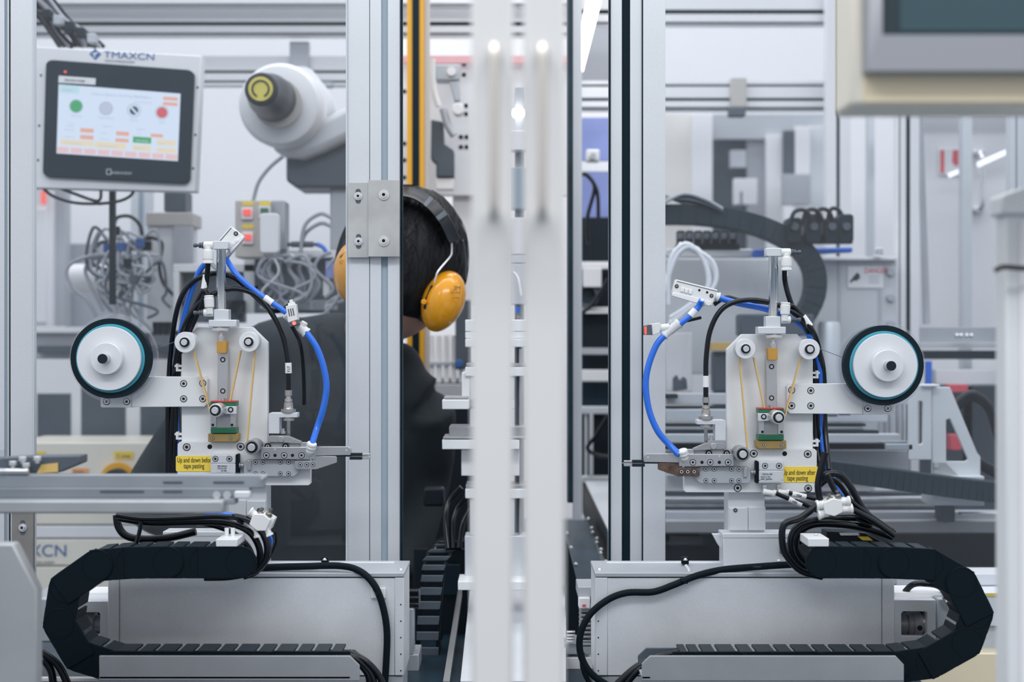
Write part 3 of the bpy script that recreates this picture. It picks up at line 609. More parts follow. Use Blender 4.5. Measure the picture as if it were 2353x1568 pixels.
# ---------------------------------------------------------------- machine table
tb = thing('machine_table', 'dark oiled steel machine table carrying both covered linear drives', 'table', (1176, 2300, 1.9))
part(tb, 'table_top', G().add([Vector((x, y, z)) for x in (-1.1, 0.50) for y in (1.44, 1.97) for z in (0.84, 0.885)], [[0, 1, 3, 2], [4, 6, 7, 5], [0, 4, 5, 1], [2, 3, 7, 6], [0, 2, 6, 4], [1, 5, 7, 3]]), M['dkteal'], 0.002)
for x in (-1.0, 0.44):
    for y in (1.50, 1.92):
        part(tb, 'leg', G().add([Vector((x+a, y+b, z)) for a in (-.04, .04) for b in (-.04, .04) for z in (0, .84)], [[0, 1, 3, 2], [4, 6, 7, 5], [0, 4, 5, 1], [2, 3, 7, 6], [0, 2, 6, 4], [1, 5, 7, 3]]), M['alu_d'], 0.001)

# ---------------------------------------------------------------- covered linear drives
def drive(label, x0, x1, xj, end, right):
    """x0..x1 front cover, xj the joint line near the end block"""
    o = thing('linear_drive', label, 'linear drive', ((x0+x1)/2, 1590, 1.68), 'covered linear drives')
    part(o, 'front_cover', G().box(min(x0, xj), 1329, max(x0, xj), 1553, 1.650, 88), M['panel'], 0.0006)
    a, b = sorted((xj, end)); part(o, 'end_block', G().box(a, 1328, b, 1553, 1.649, 90), M['panel'], 0.0006)
    part(o, 'top_plate', G().box(min(x0, end)-1, 1317, max(x0, end)+1, 1327, 1.648, 92), M['alu_d'], 0.0008)
    part(o, 'base_rail', G().box(min(x0, end)+3, 1555, max(x0, end)-3, 1610, 1.652, 80), M['alu_d'], 0.0006)
    e0 = end
    for k in range(5): screw(o, e0 + (7 if right else -7), 1390 + k*38, 1.6, 1.6485, 'hole')
    return o
d1 = drive('covered grey linear drive under the station labelled before', 248, 878, 907, 928, False)
d2 = drive('covered grey linear drive under the station labelled after', 2055, 1398, 1396, 1368, True)
part(d1, 'joint_line', G().box(274, 1330, 275, 1552, 1.6495, 1), M['bgd']); part(d2, 'joint_line', G().box(2026, 1330, 2027, 1552, 1.6495, 1), M['bgd'])
for d, xs in ((d1, (880,)), (d2, (1427,))): pass
part(d1, 'top_strip', G().box(600, 1293, 906, 1311, 1.722, 10), M['alu'], 0.0006); part(d2, 'top_strip', G().box(1394, 1293, 1910, 1311, 1.722, 10), M['alu'], 0.0006)
def topscrew(o, x, y, Y, r=7, m='steel_lt'):
    part(o, 'pan_screw', G().lathe((x, y+1, Y), (x, y-7, Y), [(0, r), (1.5, r), (1.5, r*0.8), (3, r*0.75), (5, r*0.45)], 18), M[m])
for x, y, Y in ((869, 1308, 1.70), (921, 1310, 1.67), (917, 1320, 1.655), (735, 1319, 1.66)): topscrew(d1, x, y, Y)
for x, y, Y in ((1429, 1308, 1.70), (1378, 1310, 1.67), (1383, 1320, 1.655), (1566, 1319, 1.66), (1623, 1309, 1.70)): topscrew(d2, x, y, Y)
for d, x, y in ((d1, 746, 1296), (d2, 1575, 1296)):
    part(d, 'cable_anchor', G().box(x-8, y-14, x+8, y+2, 1.70, 10), M['black'], 0.0006); topscrew(d, x, y-9, 1.697, 5)
part(d1, 'tie_base', G().box(852, 1352, 886, 1376, 1.646, 4), M['white'], 0.0008, 'white cable tie base')
# motor housings
def motor_housing(o, pts_out, win, top, Y):
    x0, y0, x1, y1 = pts_out; wx0, wy0, wx1, wy1 = win
    part(o, 'coupling_housing', G().frame(rr(x0, y0, x1, y1, 2, 3), rr(wx0, wy0, wx1, wy1, 6, 3), Y, 10).box(x0, y0, x1, y0+6, Y+0.01, 70).box(x0, y1-6, x1, y1, Y+0.01, 70), M['alu'], 0.0006)
    c = (wy0+wy1)/2; cg = G()
    part(o, 'coupling', G().lathe((wx0-14, c, Y+0.035), (wx1+14, c, Y+0.035), [(0, 26), (22, 26), (22, 22), (26, 22), (26, 27), (37, 27), (37, 25), (39, 25), (39, 27), (58, 27), (58, 20), (90, 20)], 32), M['steel_g'], 0.0003)
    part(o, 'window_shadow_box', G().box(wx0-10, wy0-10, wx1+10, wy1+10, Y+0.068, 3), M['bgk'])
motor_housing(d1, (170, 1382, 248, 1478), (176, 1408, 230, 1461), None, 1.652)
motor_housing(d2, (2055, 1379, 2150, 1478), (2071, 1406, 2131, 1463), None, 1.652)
part(d1, 'housing_top', G().box(173, 1362, 248, 1380, 1.70, 40), M['bgw'], 0.0005); part(d2, 'housing_top', G().box(2056, 1362, 2170, 1378, 1.68, 50), M['bgw'], 0.0005)
screw(d2, 2114, 1444, 6, 1.650, 'hole')
part(d2, 'motor', G().box(2150, 1374, 2240, 1478, 1.665, 80), M['alu_d'], 0.003); part(d1, 'motor', G().box(60, 1374, 170, 1478, 1.665, 80), M['alu_d'], 0.003)
cable('motor_cable', [(2080, 1360, 1.69), (2098, 1344), (2125, 1342), (2160, 1350), (2185, 1385)], 7, M['rubber'], 'short black motor cable tied over the coupling housing', 'cable', None, 1.68, ties=[(2122, 1346, 2122, 1338, 7)])
part(d2, 'ground_lug', G().tube([(2168, 1372, 1.66), (2176, 1390), (2188, 1394)], 4, 8, 4, 1.66), M['steel_lt'])

# bases under the units
def base_block(label, x0, y0, x1, y1, Y, t, extra=None):
    o = thing('base_block', label, 'block', ((x0+x1)/2, 1300, Y), 'aluminium blocks under the stations')
    part(o, 'block', G().box(x0, y0+10, x1, y1, Y, t), M['alu'], 0.0008)
    part(o, 'cap_plate', G().box(x0-2, y0, x1+2, y0+11, Y-0.001, t+1), M['alu'], 0.0008)
    return o
b1 = base_block('low silver block behind the black cable chain bracket, station labelled before', 376, 1222, 556, 1306, 1.702, 30)
b2 = base_block('low silver block with dark screws, under the station labelled after', 1662, 1226, 1830, 1306, 1.700, 34)
part(b2, 'side_lug', G().box(1793, 1248, 1830, 1273, 1.694, 6), M['bgd'], 0.0005)
screw(b2, 1803, 1262, 6, 1.693, 'cap'); screw(b2, 1820, 1262, 6, 1.693, 'cap'); topscrew(b2, 1790, 1289, 1.69, 7)
part(b2, 'rear_foot', G().poly([(1637, 1228), (1661, 1228), (1661, 1266), (1650, 1252)], 1.72, 10), M['alu'], 0.0004)
cb = thing('clamp_block', 'pale rectangular clamp block sitting on the cable chain of the station labelled before', 'block', (525, 1262, 1.62), 'clamp blocks on the chains')
part(cb, 'block', G().poly([(496, 1240), (545, 1240), (545, 1257), (496, 1257)], 1.558, 44), M['plate'], 0.0008)
for x in (521, 535): part(cb, 'stud', G().lathe((x, 1236, 1.585), (x, 1214, 1.585), [(0, 5), (22, 5)], 14), M['white'])
cb = thing('clamp_block', 'pale rectangular clamp block sitting on the cable chain of the station labelled after', 'block', (1875, 1262, 1.62), 'clamp blocks on the chains')
part(cb, 'block', G().box(1857, 1238, 1905, 1257, 1.558, 44), M['plate'], 0.0008); topscrew(cb, 1875, 1230, 1.58, 4)

# ---------------------------------------------------------------- cable chains
def chain(label, nodes, Y, wpx, depth):
    """nodes: px joint centres; every link is a part"""
    o = thing('cable_chain', label, 'cable chain', (nodes[0][0], max(n_[1] for n_ in nodes)+wpx/2, Y), 'black cable chains')
    for i in range(len(nodes)-1):
        (xa, ya), (xb, yb) = nodes[i], nodes[i+1]
        dx, dy = xb-xa, yb-ya; L = math.hypot(dx, dy); ux, uy = dx/L, dy/L; nx, ny = -uy, ux; h = wpx/2
        P = []
        for k in range(11):   # round tail
            a = PI/2 + PI*k/10; P.append((xa + ux*h*math.cos(a) + nx*h*math.sin(a), ya + uy*h*math.cos(a) + ny*h*math.sin(a)))
        e = L + h*0.40
        for s_ in (-1, 1): P.append((xa + ux*e + nx*h*0.97*s_, ya + uy*e + ny*h*0.97*s_))
        off = 0.0016*(i % 2); g = G()
        for Yp in (Y + off, Y + depth/1000 - 0.004 - off): g.poly(P, Yp, 3.5)
        g.m(1)
        for s_ in (-1, 1):
            for u0, u1 in ((0.04, 0.50), (0.60, 0.94)):
                c0 = (xa + ux*L*u0 + nx*(h-3)*s_, ya + uy*L*u0 + ny*(h-3)*s_); c1 = (xa + ux*L*u1 + nx*(h-3)*s_, ya + uy*L*u1 + ny*(h-3)*s_)
                g.poly([(c0[0]+nx*3, c0[1]+ny*3), (c1[0]+nx*3, c1[1]+ny*3), (c1[0]-nx*3, c1[1]-ny*3), (c0[0]-nx*3, c0[1]-ny*3)], Y + 0.002, depth-5)
        lk = part(o, 'link', g, [M['black'], M['bgk']], 0.0005)
        rg = G().cyl(xa, ya, Y, Y - 0.0004 + off, Y + 0.001 + off, h*0.93, 40, ri=h*0.90)
        part(lk, 'pivot_ring', rg, M['black'])
    return o
chain('black cable chain curling round under the station labelled before',
      [(553, 1293), (470, 1293), (385, 1293), (300, 1294), (222, 1300), (148, 1352), (135, 1435), (178, 1508), (262, 1534), (355, 1534), (447, 1534), (538, 1534), (630, 1534), (718, 1534), (790, 1534)], 1.560, 74, 44)
chain('black cable chain curling round under the station labelled after',
      [(1888, 1293), (1970, 1293), (2055, 1294), (2135, 1298), (2210, 1340), (2246, 1412), (2222, 1478), (2140, 1524), (2055, 1535), (1965, 1535), (1875, 1535), (1785, 1535), (1695, 1535), (1610, 1535), (1560, 1535)], 1.560, 74, 44)
def trough(label, pts, Y, lip):
    o = thing('chain_trough', label, 'tray', ((pts[0][0]+pts[1][0])/2, 1640, Y), 'chain trays')
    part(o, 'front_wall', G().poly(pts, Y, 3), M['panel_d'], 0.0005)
    part(o, 'floor_plate', G().box(pts[0][0], 1556, pts[1][0], 1560, Y, 80), M['alu_d'])
    return o
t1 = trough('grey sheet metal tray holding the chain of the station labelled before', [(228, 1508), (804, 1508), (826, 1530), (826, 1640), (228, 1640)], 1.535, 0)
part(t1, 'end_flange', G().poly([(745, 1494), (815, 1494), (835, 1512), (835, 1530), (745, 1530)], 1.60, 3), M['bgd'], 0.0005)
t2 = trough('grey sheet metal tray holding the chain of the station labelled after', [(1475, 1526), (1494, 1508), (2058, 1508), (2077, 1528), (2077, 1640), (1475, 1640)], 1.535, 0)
part(t2, 'end_flange', G().poly([(1485, 1490), (1560, 1490), (1560, 1530), (1466, 1530), (1466, 1508)], 1.60, 3), M['bgd'], 0.0005)
for t_, xa, xb in ((t1, 228, 826), (t2, 1475, 2077)): part(t_, 'seam', G().box(xa, 1564.5, xb, 1566, 1.5345, 1), M['bgd'])

# cables over the drives
cable('drive_cable', [(540, 1306, 1.66), (600, 1305, 1.66), (700, 1302, 1.66), (780, 1301, 1.655), (825, 1312, 1.647), (858, 1342, 1.642), (878, 1388), (889, 1450), (887, 1530), (882, 1600)], 8.0, M['black'], 'taped black cable draped over the drive below the station labelled before', 'cable', None, 1.642, ties=[(866, 1366, 872, 1360, 9)])
cable('drive_cable', [(1905, 1296, 1.66), (1820, 1298, 1.66), (1740, 1303, 1.66), (1660, 1310, 1.652), (1600, 1324, 1.645), (1545, 1346), (1500, 1361), (1440, 1363), (1395, 1380), (1354, 1415), (1333, 1462), (1336, 1510), (1362, 1552), (1420, 1590)], 8.0, M['black'], 'taped black cable draped over the drive below the station labelled after', 'cable', None, 1.641, ties=[(1570, 1338, 1574, 1330, 9), (1740, 1307, 1740, 1296, 9)])
cable('drive_cable', [(1338, 1500), (1340, 1540), (1366, 1590)], 6, M['rubber'], 'glossy black cable beside the taped cable at the drive end', 'cable', None, 1.66)
cable('ground_lead', [(1575, 1299), (1583, 1312), (1577, 1326)], 3.2, M['wsleeve'], 'short white sleeved ground lead bolted above the drive', 'cable', None, 1.66)
cable('ground_lead', [(745, 1299), (732, 1305)], 3.2, M['wsleeve'], 'tiny white sleeved ground lead at the drive top strip', 'cable', None, 1.68)
for k, pts in enumerate(([(800, 1500, 1.58), (840, 1520), (872, 1556), (885, 1600)], [(740, 1502, 1.58), (800, 1506), (850, 1545), (865, 1600)], [(820, 1520), (846, 1552), (850, 1600)])):
    cable('chain_cable', pts, 8, M['rubber'], ('longest', 'middle', 'shortest')[k] + ' black cable spilling from the chain end below the station labelled before', 'cable', 'cables from the chain end before', 1.575)
for k, pts in enumerate(([(1560, 1500, 1.58), (1510, 1512), (1462, 1535), (1420, 1572), (1400, 1600)], [(1540, 1510, 1.59), (1480, 1530), (1440, 1570), (1430, 1600)])):
    cable('chain_cable', pts, 9, M['rubber'], ('longer', 'shorter')[k] + ' black cable spilling from the chain end below the station labelled after', 'cable', 'cables from the chain end after', 1.575)
for k, pts in enumerate(([(95, 1500), (130, 1525), (150, 1560), (165, 1600)], [(100, 1515), (118, 1545), (125, 1600)])):
    cable('chain_cable', pts, 9, M['rubber'], ('longer', 'shorter')[k] + ' black cable by the grey corner guard', 'cable', 'cables at the grey corner guard', 1.62)
solo('cable_strap', G().box(60, 1560, 230, 1566, 1.62, 10), M['bgw'], 'thin pale strip under the black chain curve', 'strip')

# lower left bundle
gb = 'black hoses behind the curl before'
for k, (pts, r, m_, lb) in enumerate((
    ([(268, 1184), (330, 1192), (420, 1190), (500, 1186), (570, 1196), (608, 1235), (612, 1280), (585, 1312), (530, 1326), (470, 1328)], 8, 'rubber', 'outermost black hose of the bundle by the white valve'),
    ([(275, 1192), (350, 1202), (440, 1200), (520, 1202), (572, 1222), (596, 1262), (590, 1296), (550, 1316), (480, 1322)], 8, 'rubber', 'second black hose of the bundle by the white valve'),
    ([(300, 1188), (400, 1194), (500, 1210), (552, 1238), (578, 1275), (560, 1304), (500, 1316)], 7, 'rubber', 'inner black hose of the bundle by the white valve'),
    ([(268, 1184), (272, 1210), (290, 1232), (330, 1240), (390, 1236), (450, 1222)], 9, 'rubber', 'black hose sagging under the worker elbow'),
    ([(470, 1180), (515, 1182), (552, 1190), (580, 1200)], 6, 'blue', 'blue hose lying on the black bundle by the white valve'),
    ([(608, 1226), (618, 1250), (616, 1282), (590, 1316), (560, 1328)], 5, 'rubber', 'thin black hose leaving the white valve'),
    ([(617, 1226), (624, 1246), (612, 1275)], 3.6, 'blue', 'short blue hose leaving the white valve'),
    ([(633, 1222), (634, 1246), (620, 1280), (600, 1312)], 3.6, 'rubber', 'thin glossy hose furthest out at the white valve'),
    ([(325, 1190), (322, 1215), (314, 1248), (310, 1262)], 5, 'rubber', 'black hose dropping behind the chain top'),
    ([(540, 1262), (548, 1290), (530, 1310), (490, 1320), (460, 1322)], 6, 'rubber', 'black hose curling into the chain end'))):
    cable('air_hose', pts, r, M[m_], lb, 'hose', gb, 1.60 + 0.012*(k % 4), ties=[(548, 1192, 536, 1205, 16)] if k == 0 else ())
M['brassn'] = mat('dull_nickel_screw', (0.26, 0.245, 0.22), 0.35, 0.8)
def valve(label, cx, cy, rot, Y, four):
    o = thing('flow_valve', label, 'valve', (cx, cy+30, Y), 'white flow control valves')
    def P(*pts):
        a = math.radians(rot); return [(cx + x*math.cos(a) - y*math.sin(a), cy + x*math.sin(a) + y*math.cos(a)) for x, y in pts]
    part(o, 'body', G().poly(P((-20, -12), (2, -20), (22, -14), (22, 14), (2, 22), (-20, 14)), Y, 20), M['white'], 0.0010)
    part(o, 'side_block', G().poly(P((2, -24), (30, -20), (30, 8), (4, 12)), Y+0.006, 18), M['white'], 0.0010)
    for (x0, y0, x1, y1) in four:
        a, b = P((x0, y0), (x1, y1)); L = math.hypot(a[0]-b[0], a[1]-b[1])
        f = part(o, 'push_connector', G().lathe((a[0], a[1], Y+0.008), (b[0], b[1], Y+0.008), [(0, 9), (L*0.55, 9), (L*0.6, 10.5), (L*0.7, 9), (L*0.8, 12), (L, 12), (L, 6), (L*0.9, 5)], 20), M['white'])
    for x, y in ((-4, -14), (14, -20)):
        a, b = P((x, y), (x-2, y-20))
        part(o, 'adjusting_screw', G().lathe((a[0], a[1], Y+0.008), (b[0], b[1], Y+0.008), [(0, 9), (3, 9), (3, 7), (6, 8), (9, 6), (9, 3), (13, 3), (14, 5), (19, 5)], 16), M['brassn'])
    return o
valve('white flow valve with two collars beside the black hose bundle, station labelled before', 596, 1200, 22, 1.595, ((-12, -10, -30, -14), (18, 8, 32, 22), (0, 16, 12, 32)))
valve('white four way flow valve on the black hose loops, station labelled after', 1914, 1166, -6, 1.60, ((-12, -8, -38, -8), (-12, 12, -36, 14), (18, -10, 40, -10), (18, 8, 44, 8)))

# lower right bundle
gr_ = 'black hoses looping at the station after'
for k, (pts, r, m_, lb) in enumerate((
    ([(1880, 1160), (1840, 1190), (1803, 1205), (1797, 1240), (1806, 1275), (1840, 1312), (1890, 1326)], 8, 'rubber', 'outermost black hose loop at the white four way valve'),
    ([(1880, 1195), (1840, 1205), (1818, 1235), (1822, 1275), (1850, 1306), (1900, 1322)], 8, 'rubber', 'second black hose loop at the four way valve'),
    ([(2050, 1235), (1990, 1215), (1930, 1205), (1870, 1205), (1835, 1225), (1828, 1260), (1850, 1295)], 9, 'rubber', 'thick black hose sweeping under the four way valve'),
    ([(2052, 1222), (2000, 1198), (1950, 1190), (1890, 1196), (1848, 1215), (1836, 1250)], 8, 'rubber', 'black hose along the top of the loop bundle'),
    ([(2055, 1232), (2010, 1200), (1975, 1180), (1955, 1170)], 7, 'rubber', 'black hose from valve to the hose ends'),
    ([(1955, 1152), (1980, 1172), (2020, 1200), (2056, 1225)], 6, 'rubber', 'thin black hose from the upper valve port'),
    ([(1885, 1105), (1900, 1090), (1930, 1092), (1955, 1120), (1980, 1165), (2010, 1200)], 8, 'rubber', 'matt black hose arching over the four way valve'),
    ([(1880, 1120), (1905, 1102), (1930, 1115), (1960, 1160), (1990, 1196)], 6, 'rubber', 'second black hose arching over the four way valve'),
    ([(1900, 1090), (1920, 1130), (1950, 1165)], 7, 'rubber', 'black hose dropping from the plate edge to the valve'),
    ([(1896, 1040), (1880, 1110), (1884, 1150)], 8, 'rubber', 'black hose end behind the yellow label'),
    ([(1905, 1150, 1.62), (1880, 1165), (1850, 1185), (1828, 1215)], 5, 'rubber', 'thin black hose under the valve collars'),
    ([(1860, 1270), (1900, 1290), (1950, 1300)], 8, 'rubber', 'black hose entering the chain'))):
    cable('air_hose', pts, r, M[m_], lb, 'hose', gr_, 1.61 + 0.012*(k % 4), ties=[(1984, 1205, 1990, 1190, 18)] if k == 2 else ())
f = thing('elbow_fitting', 'pair of white elbow fittings below the compact cylinder labelled after', 'fitting', (1780, 1145, 1.69))
part(f, 'threaded_stub', G().box(1753, 1116, 1762, 1128, 1.69, 8), M['steel'], 0.0004); part(f, 'threaded_stub', G().box(1786, 1116, 1795, 1128, 1.69, 8), M['steel'], 0.0004)
part(f, 'elbow', G().lathe((1753, 1130, 1.69), (1783, 1135, 1.69), [(0, 6), (3, 7), (22, 6.5), (24, 8.5), (30, 8.5)], 18), M['white'])
part(f, 'elbow', G().lathe((1788, 1132, 1.688), (1813, 1133, 1.688), [(0, 6), (3, 7), (18, 6), (20, 8), (25, 8)], 18), M['white'])
cable('air_hose', [(1783, 1134), (1810, 1146), (1845, 1158), (1880, 1176)], 5, M['rubber'], 'black hose with a white sleeve from the nearer elbow under the compact cylinder', 'hose', 'hoses from the elbow fittings', 1.68, marks=[((1812, 1147), (1842, 1160), 'Y05', 1819, 1155, 6, -23)])
cable('air_hose', [(1812, 1133), (1850, 1142), (1890, 1150)], 5, M['rubber'], 'black hose with a white sleeve from the upper elbow by the yellow label', 'hose', 'hoses from the elbow fittings', 1.685, marks=[((1820, 1135), (1852, 1142), 'Y04', 1829, 1141, 6, -12)])
bx = thing('junction_box', 'flat black box with a blue and a yellow sticker behind the hose loops', 'box', (1950, 1250, 1.64))
part(bx, 'housing', G().poly([(1900, 1222), (1988, 1226), (2040, 1252), (1900, 1252)], 1.645, 30), M['bgk'], 0.001)
part(bx, 'sticker', G().poly([(1928, 1225), (1972, 1225), (1976, 1231), (1932, 1231)], 1.6435, 0.6), M['wtube']); part(bx, 'sticker', G().poly([(1970, 1233), (1996, 1234), (2006, 1243), (1982, 1242)], 1.6435, 0.6), M['yel'], 0, 'yellow sticker')
# ---------------------------------------------------------------- things nearer than the stations
def handle(parent, x, y0, y1, Y):
    h = part(parent, 'handle', G().tube([(x, y0, Y+0.052), (x, y0, Y+0.030), (x, y0+4, Y+0.006), (x, y0+22, Y), (x, y1-22, Y), (x, y1-4, Y+0.006), (x, y1, Y+0.030), (x, y1, Y+0.052)], 12, 14, 5), M['handle'], 0, 'brushed bow handle')
    for y in (y0, y1): part(h, 'washer', G().cyl(x, y, Y+0.045, Y+0.047, Y+0.051, 20, 24), M['handle'])
M['handle'] = mat('brushed_nickel_handle', (0.70, 0.66, 0.61), 0.28, 0.75)
M['doorf'] = mat('white_door_frame', (0.70, 0.695, 0.69), 0.5)
for lb, xa, xb, xh in (('closed machine door with a bow handle, stile over the stacked white plates, nearer the worker', 1083, 1179, 1135), ('closed machine door with a bow handle, stile over the dark machine bay', 1203, 1298, 1246)):
    dr = thing('machine_door', lb, 'door', ((xa+xb)/2, 1700, 0.86), 'pair of machine doors')
    part(dr, 'stile', G().box(xa, -200, xb, 1760, 0.86, 20), M['doorf'], 0.002)
    handle(dr, xh, 118, 492, 0.82)
# operator panel top
op = thing('operator_panel', 'cream operator panel with a grey bezel and dark screen hanging at the top corner', 'control panel', (2200, 260, 0.95))
part(op, 'housing', G().poly([(1957, -300), (2700, -300), (2700, 243), (1957, 243)], 0.95, 52), M['cream'], 0.004)
part(op, 'inset_panel', G().box(1985, -300, 2700, 236, 0.9485, 3), M['creamo'], 0.001)
part(op, 'bezel', G().frame([(1993, -300), (2700, -300), (2700, 163), (1993, 163)], [(2028, -299), (2690, -299), (2690, 80), (2028, 80)], 0.935, 15), M['bezel'], 0.002)
part(op, 'screen_border', G().box(2026, -300, 2692, 82, 0.941, 3), M['shdark'])
part(op, 'screen', G().box(2068, -300, 2650, 70, 0.9405, 2), M['screen'])
part(op, 'mounting_flange', G().box(1930, -300, 2700, 254, 1.0, 6), M['zinc'], 0.001)
# right edge column
co = thing('cabinet_column', 'pale square column with a capped top and black cable at the picture edge', 'column', (2380, 1700, 1.05))
part(co, 'shaft', G().box(2312, 492, 2600, 1800, 1.05, 24), M['plate'], 0.002)
part(co, 'inner_face', G().box(2345, 505, 2600, 1800, 1.0475, 3), M['bgw'], 0.001)
part(co, 'cap', G().poly([(2304, 448), (2353, 430), (2600, 400), (2600, 493), (2304, 493)], 1.045, 30), M['plate'], 0.002)
cable('panel_cable', [(2286, 622), (2305, 614), (2340, 616), (2420, 622)], 6, M['rubber'], 'black cable wrapped over the pale column at the picture edge', 'cable', None, 1.035)
# left corner guard
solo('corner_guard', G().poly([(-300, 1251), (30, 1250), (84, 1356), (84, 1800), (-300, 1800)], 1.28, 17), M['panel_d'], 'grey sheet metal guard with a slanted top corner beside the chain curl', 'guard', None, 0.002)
# sliding tray assembly
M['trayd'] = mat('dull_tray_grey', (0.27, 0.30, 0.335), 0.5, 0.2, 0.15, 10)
M['trayd2'] = mat('darker_grey_tray', (0.22, 0.25, 0.28), 0.5, 0.2, 0.15, 10)  # darker grey for the middle tray plate
tr = thing('sliding_tray', 'stepped grey metal tray reaching in from the side under the yellow label', 'tray', (250, 1182, 1.33))
part(tr, 'top_plate', G().box(-300, 1092, 606, 1122, 1.345, 14), M['trayd'], 0.001)
part(tr, 'end_pin', G().cyl(603, 1098, 1.34, 1.337, 1.36, 4, 16), M['steel_lt'])
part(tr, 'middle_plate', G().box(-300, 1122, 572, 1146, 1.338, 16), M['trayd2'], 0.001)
part(tr, 'end_block', G().box(538, 1130, 574, 1146, 1.332, 10), M['panel'], 0.001)
part(tr, 'lower_plate', G().box(-300, 1146, 541, 1160, 1.336, 16), M['trayd'], 0.001)
part(tr, 'front_bar', G().box(-300, 1151, 513, 1181, 1.325, 16), M['panel_d'], 0.002)
for x0, x1, y in ((375, 418, 1107), (490, 560, 1107), (375, 418, 1128), (230, 330, 1128)): part(tr, 'slot', G().box(x0, y, x1, y+4, 1.337 if y > 1120 else 1.344, 1), M['bgd'])
for x in (498, 522): screw(tr, x, 1138, 9, 1.337, 'pin')
ar = thing('toggle_clamp', 'short dark clamp arm with a yellow striped edge and four screws by the wide post', 'arm', (90, 1092, 1.36))
part(ar, 'bar', G().poly([(-200, 1066), (60, 1050), (183, 1048), (183, 1066), (130, 1088), (-200, 1090)], 1.36, 26), M['bgd'], 0.001)
part(ar, 'edge_tape', G().poly([(95, 1068), (133, 1064), (133, 1085), (84, 1088)], 1.3585, 1), M['yelb2'], 0, 'yellow striped tape')
for x, y in ((52, 1058), (86, 1057), (30, 1068), (60, 1072)): part(ar, 'screw_head', G().lathe((x, y+8, 1.352), (x, y-8, 1.352), [(0, 5), (6, 5), (6, 9), (16, 9)], 16), M['steel_lt'], 0.0004)
part(ar, 'pivot_rod', G().lathe((-100, 1084, 1.345), (66, 1084, 1.345), [(0, 7), (166, 7)], 14), M['steel'])
solo('clear_cover', G().box(-300, 1035, 8, 1100, 1.30, 5), M['acryl'], 'small clear cover at the clamp arm', 'cover')
# ---------------------------------------------------------------- the worker
def rem(o, vox, smooth=8):
    r = o.modifiers.new('remesh', 'REMESH'); r.mode = 'VOXEL'; r.voxel_size = vox; r.use_smooth_shade = True
    s = o.modifiers.new('smooth', 'SMOOTH'); s.iterations = smooth; s.factor = 0.5
YP = 2.20
pe = thing('person', 'person in a charcoal T-shirt and yellow ear defenders seen from behind, bending to the machine', 'person', (800, 2700, 2.25))
def headf(d):
    f = 1.0
    if d.z < -0.2: f = 1 - 0.16*(-d.z - 0.2)
    return (f*(0.94 + 0.06*abs(d.y)), 1 + (0.06 if d.y > 0.7 and abs(d.x) < 0.3 and -0.3 < d.z < 0.1 else 0), 1)
b = G().ell(925, 615, 2.17, 138, 172, 98, 14, fn=headf)
b.tube([(895, 700, 2.18), (850, 775, 2.215), (825, 860, 2.25)], [82, 64, 62], 20, 4, flat=1.0)
b.tube([(830, 840, 2.25), (800, 950, 2.26), (775, 1100, 2.26), (780, 1300, 2.27), (790, 1500, 2.28)], [62, 120, 135, 135, 140], 24, 4, flat=0.55)
b.tube([(975, 940, 2.25), (978, 1100, 2.29), (945, 1270, 2.20), (905, 1330, 2.12)][:4], [38, 38, 32, 24], 14, 5)
b.tube([(620, 810, 2.24), (475, 945, 2.22), (345, 1146, 2.19), (400, 1200, 2.12), (480, 1250, 2.06)], [44, 44, 40, 32, 24], 14, 5)
b.tube([(730, 1480, 2.28), (720, 1900, 2.30), (715, 2620, 2.32)], [95, 75, 50], 16, 4); b.tube([(860, 1480, 2.28), (870, 1900, 2.30), (875, 2620, 2.32)], [95, 75, 50], 16, 4)
b.ell(700, 2640, 2.26, 55, 40, 120); b.ell(885, 2640, 2.26, 55, 40, 120)
def hand(hx, hy, hy2, sgn):
    b.ell(hx, hy, hy2, 42, 28, 32, 20*sgn)
    for i, (L, a) in enumerate(((62, -22), (74, -8), (70, 6), (56, 20))):
        a0 = math.radians(a + 90 - sgn*70); ox = hx + 30*math.cos(math.radians(90 - sgn*70 + a*1.6)); oy = hy + 30*math.sin(math.radians(90 - sgn*70 + a*1.6))
        b.tube([(ox, oy, hy2), (ox + L*0.45*math.cos(a0), oy + L*0.45*math.sin(a0), hy2 - 0.012), (ox + L*0.7*math.cos(a0), oy + L*0.7*math.sin(a0) + 8, hy2 + 0.0), (ox + L*0.8*math.cos(a0), oy + L*0.8*math.sin(a0) + 22, hy2 + 0.012)], [12, 11.5, 11, 9], 10, 3)
    b.tube([(hx - 8*sgn, hy + 20, hy2), (hx + 10*sgn, hy + 40, hy2 - 0.02), (hx + 30*sgn, hy + 48, hy2 - 0.025)], [14, 13, 10], 10, 3)
hand(505, 1262, 2.04, 1); hand(880, 1352, 2.08, -1)
# ears, nose, chin on the far side
b.ell(798, 600, 2.16, 12, 26, 16, 14); b.ell(1055, 655, 2.16, 12, 26, 16, 14)
b.ell(905, 645, 2.275, 12, 24, 16); b.ell(890, 745, 2.225, 50, 38, 45)
bo = part(pe, 'body', b, M['skin']); rem(bo, 0.0055, 6)
